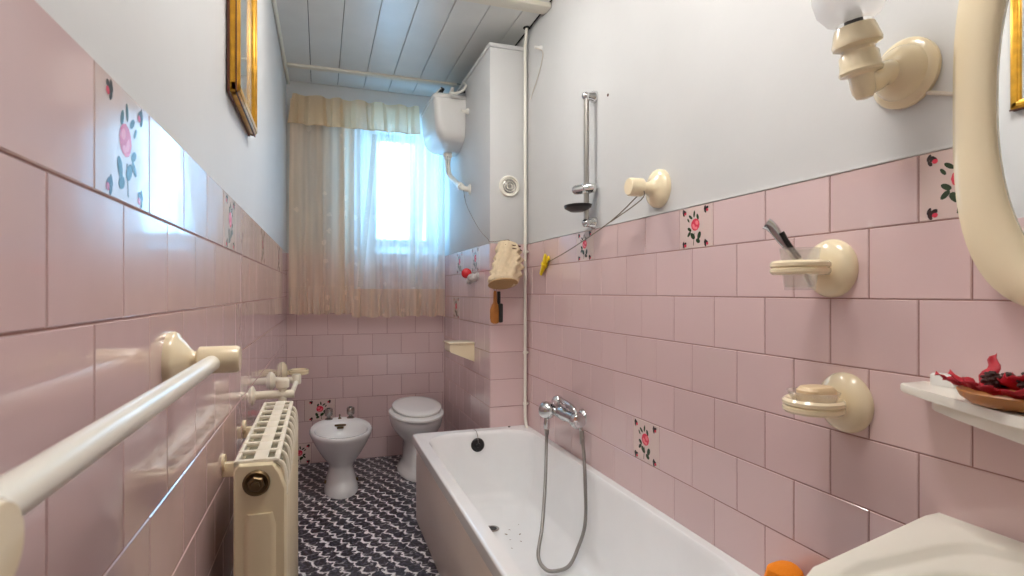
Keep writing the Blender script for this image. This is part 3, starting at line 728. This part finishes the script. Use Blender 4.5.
# ------------------------------------------------------------------ radiator on the left wall
RX0, RX1, RY0, RZ0, RZ1, RP = -.186, -.074, 1.405, .15, .815, .08
rd = thing('radiator', 'cream aluminium column radiator mounted low on the left wall', 'radiator', (-.13, 1.76, .15))
for k in range(9):
    y0 = RY0+k*RP; y1 = y0+RP
    mb = MB()
    e = .0018
    mb.box((RX1-.012, y0+e, RZ0+.01), (RX1, y1-e, RZ1-.085), .004)                       # front plate
    mb.box((RX0, y0+e, RZ0+.01), (RX0+.010, y1-e, RZ1-.02), .004)                       # rear plate
    mb.box((RX0+.01, y0+.032, RZ0+.01), (RX1-.01, y0+.048, RZ1-.035), .004)             # web
    mb.cyl((-.13, y0+.04, RZ0+.02), (-.13, y0+.04, RZ1-.05), .017, seg=12)
    for z in (RZ0+.05, RZ1-.075): mb.cyl((-.13, y0, z), (-.13, y1, z), .024, seg=14)
    # curved top grating: side rails, centre spine and cross bars
    mb.mi = 1
    mb.box((RX0, y0, RZ1-.016), (RX0+.010, y1, RZ1-.002), .003)
    mb.box((-.146, y0, RZ1-.006), (-.116, y1, RZ1), .002)
    mb.box((RX1-.028, y0, RZ1-.012), (RX1-.016, y1, RZ1-.002), .003)
    mb.box((RX0, y0, RZ1-.012), (RX1-.02, y0+.014, RZ1-.001), .003)
    mb.tube([(RX1-.024, y0+.008, RZ1-.008), (RX1-.01, y0+.008, RZ1-.018), (RX1-.004, y0+.008, RZ1-.045), (RX1-.003, y0+.008, RZ1-.09)], .006, seg=8, sub=4)
    mb.box((RX1-.010, y0, RZ1-.092), (RX1, y1, RZ1-.078), .003)
    if k == 8: mb.box((RX0, y1-.012, RZ1-.012), (RX1-.02, y1, RZ1-.001), .003)
    mb.mi = 2
    mb.box((RX0+.01, y0+.002, RZ1-.04), (RX1-.014, y1-.002, RZ1-.03))
    mb.build('section', [M['rad'], M['radw'], M['hole']], rd)
mb = MB(); yn = RY0-.001
mb.rings([[(x, y, z) for x, z in ((RX0+d, RZ0+.01+d), (RX1-d, RZ0+.01+d), (RX1-d, RZ1-.07), (RX1-.012-d, RZ1-.03-d), (RX1-.03, RZ1-.008-d), (RX0+.012, RZ1-.006-d), (RX0+d, RZ1-.02))] for y, d in ((RY0+.012, 0), (RY0-.008, .001), (RY0-.013, .005))])
mb.rings([[(-.13+w*c_, RY0-.013-dy, z) for c_, z in ((-1, RZ0+.05), (1, RZ0+.05), (1, RZ1-.15), (.8, RZ1-.12), (-.8, RZ1-.12), (-1, RZ1-.15))] for dy, w in ((0, .034), (.006, .028), (.008, .022))])
mb.build('end_panel', M['rad'], rd)
mb = MB(); c = Vector((-.137, RY0-.013, RZ1-.05))
mb.lathe([(.029, 0), (.029, .005), (.025, .009), (.020, .006)], c, (0, -1, 0), 28); mb.lathe([(.0185, .004), (.0185, .014), (.015, .017), (.009, .017), (.009, .023), (.001, .024)], c, (0, -1, 0), 6)
mb.build('end_plug', M['brass'], rd)
for y in (1.60, 2.00):
    mb = MB(); mb.box((lx(y), y-.012, RZ1-.09), (RX0+.005, y+.012, RZ1-.055), .003); mb.cyl((lx(y), y, RZ1-.055), (lx(y)+.008, y, RZ1-.055), .022)
    mb.build('wall_bracket', M['cream'], rd)
vy_ = RY0+9*RP
mb = MB(); mb.cyl((-.13, vy_, RZ1-.07), (-.13, vy_+.06, RZ1-.07), .017)
mb.tube([(-.13, vy_+.05, RZ1-.07), (-.13, vy_+.075, RZ1-.05), (-.13, vy_+.08, RZ1+.0), (-.13, vy_+.08, RZ1+.03)], .014, sub=4)
mb.cyl((lx(2.2)+.001, vy_+.08, RZ1+.01), (-.09, vy_+.08, RZ1+.01), .015); mb.lathe([(.036, 0), (.032, .008), (.018, .014)], (lx(2.2), vy_+.08, RZ1+.01), (1, 0, 0))
va = mb.build('valve', M['radw'], rd)
mb = MB(); mb.lathe([(.016, 0), (.023, .006), (.023, .03), (.018, .036), (.001, .037)], (-.13, vy_+.08, RZ1+.03)); mb.build('valve_knob', M['radw'], va)
# supply pipe and its valve on the wall past the radiator
sp = thing('wall_valve', 'white stop valve on the left wall past the radiator end', 'valve', (-.19, 2.85, .73))
mb = MB(); w0 = lx(2.95)
mb.lathe([(.045, 0), (.043, .008), (.03, .02), (.018, .024), (.016, .05)], (w0, 2.95, .765), (1, 0, 0)); mb.cyl((w0, 2.95, .765), (w0+.125, 2.95, .765), .016); mb.build('flange', M['radw'], sp)
mb = MB(); mb.lathe([(.020, -.02), (.022, -.012), (.022, .02), (.018, .028)], (w0+.118, 2.95, .765), (0, 0, 1)); mb.cyl((w0+.118, 2.95, .755), (w0+.106, 2.70, .735), .011); mb.build('knob', M['radw'], sp)

# ------------------------------------------------------------------ cream ceramic fittings: local x = out of wall
def knob_post(root, out, r_fl, r_b, blen, m):
    mb = MB(); mb.lathe([(r_fl, 0), (r_fl, .007), (r_fl*.93, .013), (r_fl*.62, .024), (r_fl*.45, .034), (r_fl*.36, .04), (r_fl*.33, out-blen), (r_fl*.33, out-blen+.004)], (0, 0, 0), (1, 0, 0), 32)
    mb.build('wall_flange', m, root)
    mb = MB(); mb.lathe([(r_b*.8, 0), (r_b, .003), (r_b, blen-.004), (r_b*.9, blen), (.001, blen)], (out-blen, 0, 0), (1, 0, 0), 24)
    mb.build('end_knob', m, root)

tr_ = thing('towel_rail', 'cream ceramic towel rail across the left wall in the foreground', 'towel rail', (lx(.79), .74, 1.03))
y_n, y_f, bx_, bz = .318, 1.08, -.174, 1.078
for y in (y_n, y_f):
    X_ = Matrix.Translation((lx(y)+.001, y, bz+.004))
    mb = MB(); mb.X = X_
    mb.lathe([(.050, 0), (.050, .009), (.047, .014), (.040, .017), (.030, .026), (.020, .033), (.016, .038), (.015, .05)], (0, 0, 0), (1, 0, 0), 32)
    fl = mb.build('wall_flange', M['cream'], tr_)
    mb = MB(); mb.X = X_
    mb.lathe([(.018, .042), (.0235, .046), (.0235, .104), (.0205, .109), (.001, .110)], (0, 0, 0), (1, 0, 0), 24)
    mb.build('end_knob', M['cream'], tr_)
mb = MB(); mb.cyl((bx_, y_n, bz), (bx_, y_f, bz), .0135, seg=24); mb.build('bar', M['creamw'], tr_)

def ring_holder(name, label, loc, rz, cat, r_in=.043):
    root = thing(name, label, cat, loc, rz, True)
    mb = MB(); mb.lathe([(.066, 0), (.066, .006), (.062, .014), (.052, .022), (.040, .027), (.026, .030), (.001, .031)], (0, 0, 0), (1, 0, 0), 36); mb.build('wall_disc', M['cream'], root)
    mb = MB()
    cx = .094; ro = r_in+.018
    prof = [(r_in, -.012), (ro-.005, -.015), (ro, -.010), (ro, -.003), (ro-.004, 0), (ro, .003), (ro, .010), (ro-.005, .015), (r_in, .012)]
    mb.rings([[(cx+r*math.cos(2*PI*i/40), r*math.sin(2*PI*i/40), z) for i in range(40)] for r, z in prof], closed=True)
    mb.box((.015, -.024, -.015), (.058, .024, .012), .005)
    mb.build('ring', M['cream'], root)
    return root
def on_r(y, z): return (XR-.002, y, z)
th = ring_holder('tumbler_holder', 'upper round cream holder on the right wall carrying a glass', on_r(.966, 1.252), PI, 'tumbler holder')
gx = XR-.002-.094
mb = MB(); mb.lathe([(.030, 0), (.0315, .002), (.041, .092), (.0395, .092), (.029, .006), (.001, .006)], (gx, .966, 1.203)); tag(mb.build('glass_tumbler', M['frost']), 'clear tumbler sitting in the upper cream wall holder', 'glass')
rz_ = thing('razor', 'shiny chrome razor handle leaning out of the glass tumbler', 'razor', (.99, .975, 1.21))
mb = MB(); mb.tube([(1.022, .95, 1.212), (1.0, .965, 1.265), (.968, .985, 1.318), (.955, .995, 1.342), (.945, 1.003, 1.352)], lambda t: .006+.008*t, seg=12); mb.build('handle', M['chrome'], rz_)
mb = MB(); mb.tube([(.9935, .958, 1.272), (.974, .970, 1.305), (.962, .976, 1.330)], .006, seg=8); mb.tube([(.975, .985, 1.316), (.958, 1.001, 1.338)], .006, seg=8); mb.build('grip_strip', M['black'], rz_)
sh = ring_holder('soap_holder', 'lower round cream holder on the right wall carrying soap', on_r(.93, .955), PI, 'soap holder')
mb = MB(); mb.lathe([(.02, 0), (.036, .004), (.0425, .012), (.052, .034), (.0505, .035), (.041, .014), (.034, .008), (.001, .006)], (gx, .93, .9505), seg=32); tag(mb.build('soap_dish', M['frost']), 'clear glass soap dish resting in the lower cream holder', 'soap dish')
mb = MB(); mb.rings([oval(gx+.008, .93, a, b, b, z, 28, 2.6) for a, b, z in ((.028, .022, .958), (.037, .029, .962), (.041, .032, .973), (.040, .031, .988), (.033, .025, .995), (.012, .01, .996))]); tag(mb.build('soap_bar', M['soap']), 'worn cream soap bar lying in the glass soap dish', 'soap')
fh = ring_holder('soap_holder', 'round cream holder on the far left wall above the bidet', (lx(3.72)+.002, 3.72, .70), 0, 'soap holder')
mb = MB(); mb.lathe([(.02, 0), (.036, .004), (.0425, .012), (.049, .022), (.0475, .023), (.041, .013), (.001, .006)], (lx(3.72)+.096, 3.72, .6945), seg=28); tag(mb.build('soap_dish', M['cream']), 'cream soap dish in the far holder above the bidet', 'soap dish')

ck = thing('line_holder', 'round cream knob on the white wall holding the clothesline', 'knob', on_r(1.655, 1.552), PI, True)
mb = MB(); mb.lathe([(.066, -.006), (.066, .006), (.062, .013), (.052, .019), (.034, .025), (.026, .034), (.020, .046), (.017, .068)], (0, 0, 0), (1, 0, 0), 36); mb.build('wall_flange', M['cream'], ck)
mb = MB(); mb.lathe([(.024, .064), (.031, .068), (.031, .112), (.027, .118), (.001, .119)], (0, 0, 0), (1, 0, 0), 28); mb.build('end_knob', M['cream'], ck)
cl = thing('clothesline', 'grey string stretched from the cream knob to a yellow clip', 'clothesline', (1.05, 2.2, 1.28))
mb = MB()
k0 = (XR-.075, 1.665, 1.528)
mb.tube([k0, (1.05, 1.9, 1.468), (1.075, 2.3, 1.395), (1.088, 2.62, 1.347)], .0022, seg=6, sub=4)
ln = mb.build('string', M['cord'], cl)
mb = MB(); mb.tube([(XR-.075, 1.655+.0235*math.cos(a), 1.552+.0235*math.sin(a)) for a in [2*PI*i/20 for i in range(21)]], .0025, seg=6, sub=1); mb.tube([(XR-.075, 1.633, 1.542), (XR-.073, 1.65, 1.51), (1.05, 1.9, 1.466)], .002, seg=6); mb.build('loop', M['cord'], ln)
pg = thing('clothes_peg', 'yellow plastic peg at the far end of the string', 'peg', (1.086, 2.68, 1.28))
mb = MB()
for dx in (-.006, .006): mb.box((1.083+dx-.005, 2.595, 1.326), (1.083+dx+.005, 2.715, 1.346), .002, R=Matrix.Rotation(-.80+dx*30, 3, 'X'))
mb.build('jaw', M['yellow'], pg)
mb = MB(); mb.lathe([(.010, -.012), (.010, .012)], (1.083, 2.655, 1.336), (1, 0, 0), 12); mb.box((1.070, 2.645, 1.322), (1.096, 2.665, 1.35), .002, R=Matrix.Rotation(-.8, 3, 'X')); mb.build('spring', M['yellow'], pg)

# ------------------------------------------------------------------ wall lamp
wl = thing('wall_lamp', 'cream ceramic wall lamp with white glass shade beside the mirror', 'wall lamp', (1.05, .80, 1.56))
mb = MB(); mb.lathe([(.068, 0), (.068, .008), (.062, .014), (.054, .016), (.052, .024), (.044, .034), (.030, .044), (.022, .05)], (XR+.002, .80, 1.632), (-1, 0, 0), 40); mb.build('wall_plate', M['cream'], wl)
A0 = Vector((.992, .80, 1.572)); AX = Vector((-.2, 0, 1)).normalized()
mb = MB(); mb.tube([(1.062, .80, 1.632), (1.035, .80, 1.622), (1.01, .80, 1.605), A0+AX*.035], lambda t: .024-.003*t, seg=16); mb.build('arm', M['cream'], wl)
mb = MB(); mb.lathe([(.006, -.002), (.014, 0), (.020, .012), (.022, .03), (.022, .042), (.026, .045), (.036, .047), (.038, .052), (.035, .060), (.034, .082), (.029, .088), (.029, .094), (.042, .100), (.043, .106), (.040, .116), (.037, .128), (.034, .136), (.001, .137)], A0, AX, 36); mb.build('stem', M['cream'], wl)
mb = MB(); mb.lathe([(.016, .140), (.016, .158), (.012, .17)], A0, AX); mb.build('bulb_socket', M['black'], wl)
mb = MB(); mb.lathe([(.030, .143), (.045, .15), (.060, .172), (.065, .20), (.062, .235), (.052, .262), (.044, .275), (.042, .275), (.050, .26), (.060, .234), (.063, .20), (.058, .174), (.043, .153), (.030, .146)], A0, AX, 36, cap=False); mb.build('glass_shade', M['opal'], wl)
mb = MB(); mb.lathe([(.008, .165), (.014, .185), (.022, .21), (.018, .235), (.001, .245)], A0, AX); mb.build('bulb', M['opal'], wl)
mb = MB(); mb.tube([(XR-.001, .765, 1.584), (XR, .73, 1.570), (XR, .70, 1.558), (XR, .66, 1.545)], .004, seg=8); tag(mb.build('lamp_cable', M['cordw']), 'short grey cable on the wall between lamp and mirror', 'cable')

# ------------------------------------------------------------------ oval mirror
mr = thing('mirror', 'mirror in a thick cream frame at the right edge', 'mirror', (XR, .49, 1.155))
def mring(a, b, n, x, k=64):
    P = []
    for i in range(k):
        t = 2*PI*i/k; c, s_ = math.cos(t), math.sin(t)
        P.append((x, .49+a*math.copysign(abs(c)**(2/n), c), 1.52+b*math.copysign(abs(s_)**(2/n), s_)))
    return P
mb = MB()
mb.rings([mring(.194, .354, 3, XR+.002), mring(.198, .358, 3, 1.075), mring(.196, .356, 3, 1.06), mring(.182, .345, 2.9, 1.051), mring(.160, .33, 2.6, 1.049), mring(.140, .318, 2.3, 1.053), mring(.134, .310, 2.2, 1.060), mring(.131, .306, 2.2, 1.078)], cap0=False, cap1=False)
mb.build('frame', M['cream'], mr, angle=50)
mb = MB(); mb.X = Matrix.Translation((1.068, .49, 0)) @ Matrix.Rotation(0, 4, 'Z') @ Matrix.Translation((-1.068, -.49, 0))
mb.rings([mring(.136, .312, 2.2, 1.068), mring(.136, .312, 2.2, 1.073)]); mb.build('glass', M['mirror'], mr)

# ------------------------------------------------------------------ shelf under the mirror with potpourri
sf = thing('shelf', 'white bow fronted ceramic shelf under the mirror', 'shelf', (1.0, .45, 1.0))
half = [(XR+.001, .765), (1.035, .762), (1.02, .745), (.985, .675), (.945, .59), (.912, .52), (.897, .475), (.893, .45)]
outl = half+[(x, .90-y) for x, y in reversed(half[:-1])]
mb = MB(); mb.prism(outl, 1.012, 1.028, .004); mb.build('shelf_top', M['creamw'], sf)
inl = [(x+.02 if x < 1.09 else x, .45+(y-.45)*.86) for x, y in outl]
mb = MB(); mb.prism(inl, .985, 1.013, .003); mb.build('lip', M['creamw'], sf)
mb = MB(); mb.rings([rrect(1.062, 1.086, .685, .729, .006, z) for z in (1.0285, 1.047)]+[rrect(1.065, 1.083, .688, .726, .005, 1.05)]); tag(mb.build('soap_bar', M['plastic']), 'small white soap at the back of the shelf', 'soap')
PCX, PCY, PCZ = .985, .535, 1.0282
mb = MB(); mb.lathe([(.048, 0), (.066, .003), (.078, .012), (.082, .021), (.080, .023), (.075, .016), (.063, .008), (.001, .006)], (PCX, PCY, PCZ), seg=40); tag(mb.build('plate', M['wood']), 'shallow round wooden plate of potpourri on the shelf', 'plate')
def petal(loc, L, W, yaw, pitch, curl, mname='petal'):
    mb = MB()
    Rm = Matrix.Translation(loc) @ Matrix.Rotation(yaw, 4, 'Z') @ Matrix.Rotation(-pitch, 4, 'Y')
    mb.X = Rm
    def fn(u, w):
        t = u; ww = W*math.sin(PI*min(1, .12+.86*t))**.7*(1-.25*t)
        return (L*t, (w-.5)*ww+.004*math.sin(9*t), curl*t*t*L+.5*abs(w-.5)**2*W+.003*math.sin(14*t+3*w))
    mb.grid(fn, 8, 4)
    o = mb.build('potpourri_petal', M[mname], solid=.0012)
    return tag(o, 'curled dried red petal in the wooden plate on the shelf', 'petal', 'red petals in the plate')
base = PCZ+.02
P_ = [((.965, .575, base), .055, .022, 2.15, .12, .1), ((.945, .57, base+.004), .05, .02, 1.5, .1, .25), ((.955, .55, base), .05, .03, 2.6, .0, .3), ((.98, .56, base), .04, .03, 1.1, .15, .3),
      ((.995, .535, base+.008), .05, .02, -.6, .85, .2), ((.99, .545, base+.006), .045, .024, 2.0, .35, -.5), ((.94, .52, base), .045, .032, -2.4, .05, .3), ((.96, .51, base), .045, .03, -1.6, .15, .2),
      ((1.0, .51, base), .045, .03, -.9, .15, .2), ((1.01, .56, base), .04, .028, .7, .2, .2), ((.975, .535, base+.006), .04, .03, 3.1, .2, .3), ((1.015, .53, base+.004), .04, .03, .1, .2, .3),
      ((.935, .545, base+.002), .032, .026, 3.0, .15, .2), ((.985, .50, base+.008), .04, .026, -2.0, .3, .2)]
P_ += [((.985, .588, base+.004), .062, .014, .2, 1.05, -.25), ((.955, .585, base+.004), .052, .016, 2.0, .18, .1), ((.97, .52, base+.012), .055, .03, -2.7, .25, .2)]
for q in P_: petal(q[0], q[1], q[2]*1.5, *q[3:])
for i, (x, y, z, r) in enumerate(((.958, .565, base+.018, .014), (.968, .522, base+.022, .015), (.99, .562, base+.016, .013), (.945, .512, base+.020, .013))):
    mb = MB()
    for k in range(22):
        t = k/21; a = k*2.4; rr = r*math.sin(PI*(.12+.8*t)); zz = -r*.7+1.5*r*t
        mb.sphere((x+rr*.7*math.cos(a), y+rr*.7*math.sin(a), z+zz), r*.36, (1, 1, .6), 6, 4)
    mb.sphere((x, y, z), r*.75, seg=10, ringn=6)
    tag(mb.build('seed_cone', M['cone']), 'small dark brown seed head among the red petals', 'seed head', 'seed heads in the plate')

# ------------------------------------------------------------------ washbasin in the near right corner
wb = thing('washbasin', 'white washbasin against the right wall under the shelf', 'washbasin', (.85, .42, 0))
def basin(k, z, dx=0):
    pts = [(XR, .737), (1.06, .735), (.70, .652), (.655, .628), (.63, .58), (.62, .42), (.63, .26), (.655, .212), (.70, .188), (1.06, .105), (XR, .103)]
    c = Vector((.88+dx, .42))
    out = []
    n = 6
    for i in range(len(pts)):
        a = Vector(pts[i]); b = Vector(pts[(i+1) % len(pts)])
        for j in range(n): out.append(a+(b-a)*j/n)
    return [(min(XR-.001 if k >= .999 else 9, c.x+(p.x-c.x)*k), c.y+(p.y-c.y)*k, z) for p in out]
mb = MB()
def inner(cx, cy, a, b, n, z):
    out = []
    for p in basin(1, 0):
        d = Vector((p[0]-.86, p[1]-.42)); d.normalize()
        r = (abs(d.x/a)**n+abs(d.y/b)**n)**(-1/n)
        out.append((cx+d.x*r, cy+d.y*r, z))
    return out
mb.rings([basin(.45, .58, .05), basin(.75, .64, .03), basin(.93, .70), basin(.99, .735), basin(1, .76), basin(1, .778), basin(.992, .785),
          inner(.88, .42, .198, .228, 4.5, .785), inner(.88, .42, .192, .221, 4.5, .781), inner(.88, .42, .186, .214, 4.5, .772), inner(.88, .42, .178, .205, 4.5, .770),
          inner(.85, .42, .165, .19, 2.6, .771), inner(.85, .42, .155, .18, 2.6, .766), inner(.85, .42, .14, .165, 2.4, .72), inner(.85, .42, .10, .12, 2.2, .665), inner(.85, .42, .04, .05, 2, .645), inner(.85, .42, .01, .012, 2, .643)])
mb.build('bowl', M['creamw'], wb, angle=50)
mb = MB(); mb.rings([oval(.92, .42, a, b, b, z) for a, b, z in ((.10, .11, 0), (.10, .11, .02), (.075, .085, .06), (.07, .08, .45), (.10, .12, .60))]); mb.build('pedestal', M['creamw'], wb)
mb = MB(); mb.lathe([(.022, 0), (.02, .02), (.016, .03), (.016, .09)], (1.04, .42, .775)); mb.tube([(1.04, .42, .85), (1.02, .42, .89), (.97, .42, .89), (.94, .42, .86)], .011); mb.build('tap', M['chrome'], wb)

# orange sponge on the near corner of the bath rim
mb = MB()
mb.rings([[(1.045+a*math.cos(2*PI*i/24)*(1+.08*math.sin(5*2*PI*i/24)), 1.05+b*math.sin(2*PI*i/24)*(1+.07*math.sin(3*2*PI*i/24)), z) for i in range(24)] for a, b, z in ((.036, .033, TZ), (.046, .042, TZ+.02), (.046, .042, TZ+.065), (.040, .036, TZ+.088), (.024, .022, TZ+.098))])
tag(mb.build('sponge', M['orange']), 'orange sponge on the bath rim by the washbasin', 'sponge')

# ------------------------------------------------------------------ picture on the left wall
def picture(label, PY0, PY1, PZ0, PZ1):
    xw = max(lx(PY0), lx(PY1))+.0005
    pc = thing('picture', label, 'picture', (xw, (PY0+PY1)/2, PZ0))
    mb = MB(); fwid, dp = .034, .026
    for lo, hi in (((PY0, PZ0), (PY0+fwid, PZ1)), ((PY1-fwid, PZ0), (PY1, PZ1)), ((PY0, PZ0), (PY1, PZ0+fwid)), ((PY0, PZ1-fwid), (PY1, PZ1))):
        mb.mi = 0; mb.box((xw+.004, lo[0]+.001, lo[1]+.001), (xw+dp, hi[0]-.001, hi[1]-.001), .006)
        mb.box((xw+dp-.004, lo[0]+.008, lo[1]+.008), (xw+dp+.004, hi[0]-.008, hi[1]-.008), .003)
    mb.mi = 1
    mb.box((xw, PY0, PZ0), (xw+.006, PY1, PZ1))
    mb.box((xw+dp-.006, PY0-.0015, PZ0-.0015), (xw+dp-.003, PY1+.0015, PZ0+.004)); mb.box((xw+dp-.006, PY0-.0015, PZ0-.0015), (xw+dp-.003, PY0+.003, PZ1))
    mb.build('frame', [M['gold'], M['brown']], pc)
    mb = MB(); mb.box((xw+.006, PY0+fwid-.003, PZ0+fwid-.003), (xw+.014, PY1-fwid+.003, PZ1-fwid+.003)); mb.build('print', M['picglass'], pc)
picture('gold framed picture hanging high on the left wall', 1.655, 2.115, 1.733, 2.36)
picture('gold framed picture seen only as a reflection in the oval mirror', .88, 1.33, 1.85, 2.38)

# ------------------------------------------------------------------ added fill lamps on the ceiling, out of view
LB = bpy.data.materials.new('fill lamp glass'); LB.use_nodes = True  # glow shared by the added fill lamps
pb = LB.node_tree.nodes['Principled BSDF']; pb.inputs['Emission Color'].default_value = (1, .97, .935, 1); pb.inputs['Emission Strength'].default_value = 30
def fill_lamp(label, x, y, k):
    lm = thing('fill_lamp', label, 'fill lamp', (x, y, H-.12))
    mb = MB(); mb.lathe([(.15*k, 0), (.15*k, .02), (.14*k, .025)], (x, y, H), (0, 0, -1)); mb.build('fill_base', M['plastic'], lm)
    mb = MB(); mb.lathe([(.14*k, 0), (.165*k, .02), (.16*k, .05), (.12*k, .08), (.06*k, .095), (.001, .1)], (x, y, H-.024), (0, 0, -1), 36); mb.build('fill_glass', LB, lm)
fill_lamp('large round added fill lamp out of view above the near end of the bath', .40, .95, 1.28)  # added out of view to light the near walls evenly
fill_lamp('small round added fill lamp out of view above the far end of the bath', .36, 2.2, 1.08)  # second added lamp, lifts the dim far end by the toilet

# ------------------------------------------------------------------ daylight
W = bpy.data.worlds.new('sky'); SC.world = W; W.use_nodes = True
bg = W.node_tree.nodes['Background']; bg.inputs['Color'].default_value = (.27, .62, 1.0, 1); bg.inputs['Strength'].default_value = 12
pl = bpy.data.lights.new('window portal', 'AREA'); pl.shape = 'RECTANGLE'; pl.size = PX1-PX0; pl.size_y = PZ1-PZ0
pl.cycles.is_portal = True
po = bpy.data.objects.new('window_portal', pl); COL.objects.link(po); po.location = ((PX0+PX1)/2, YB+WD+.07, (PZ0+PZ1)/2); po.rotation_euler = (-PI/2, 0, 0)

# ------------------------------------------------------------------ camera
cd = bpy.data.cameras.new('camera'); cam = bpy.data.objects.new('camera', cd); COL.objects.link(cam)
cd.sensor_width = 36; cd.lens = 560/1024*36; cd.shift_y = 3.3/1024; cd.clip_start = .02
cam.location = (0, 0, EYE); cam.rotation_euler = (PI/2, 0, -math.radians(18.9))
cd.dof.use_dof = True; cd.dof.focus_distance = 2.4; cd.dof.aperture_fstop = 8
SC.camera = cam
SC.view_settings.view_transform = 'Standard'; SC.view_settings.look = 'None'; SC.view_settings.gamma = 1; SC.view_settings.exposure = 0
SC.view_settings.use_curve_mapping = False
SC.cycles.use_denoising = True
SC.cycles.max_bounces = 14; SC.cycles.diffuse_bounces = 8; SC.cycles.transparent_max_bounces = 24
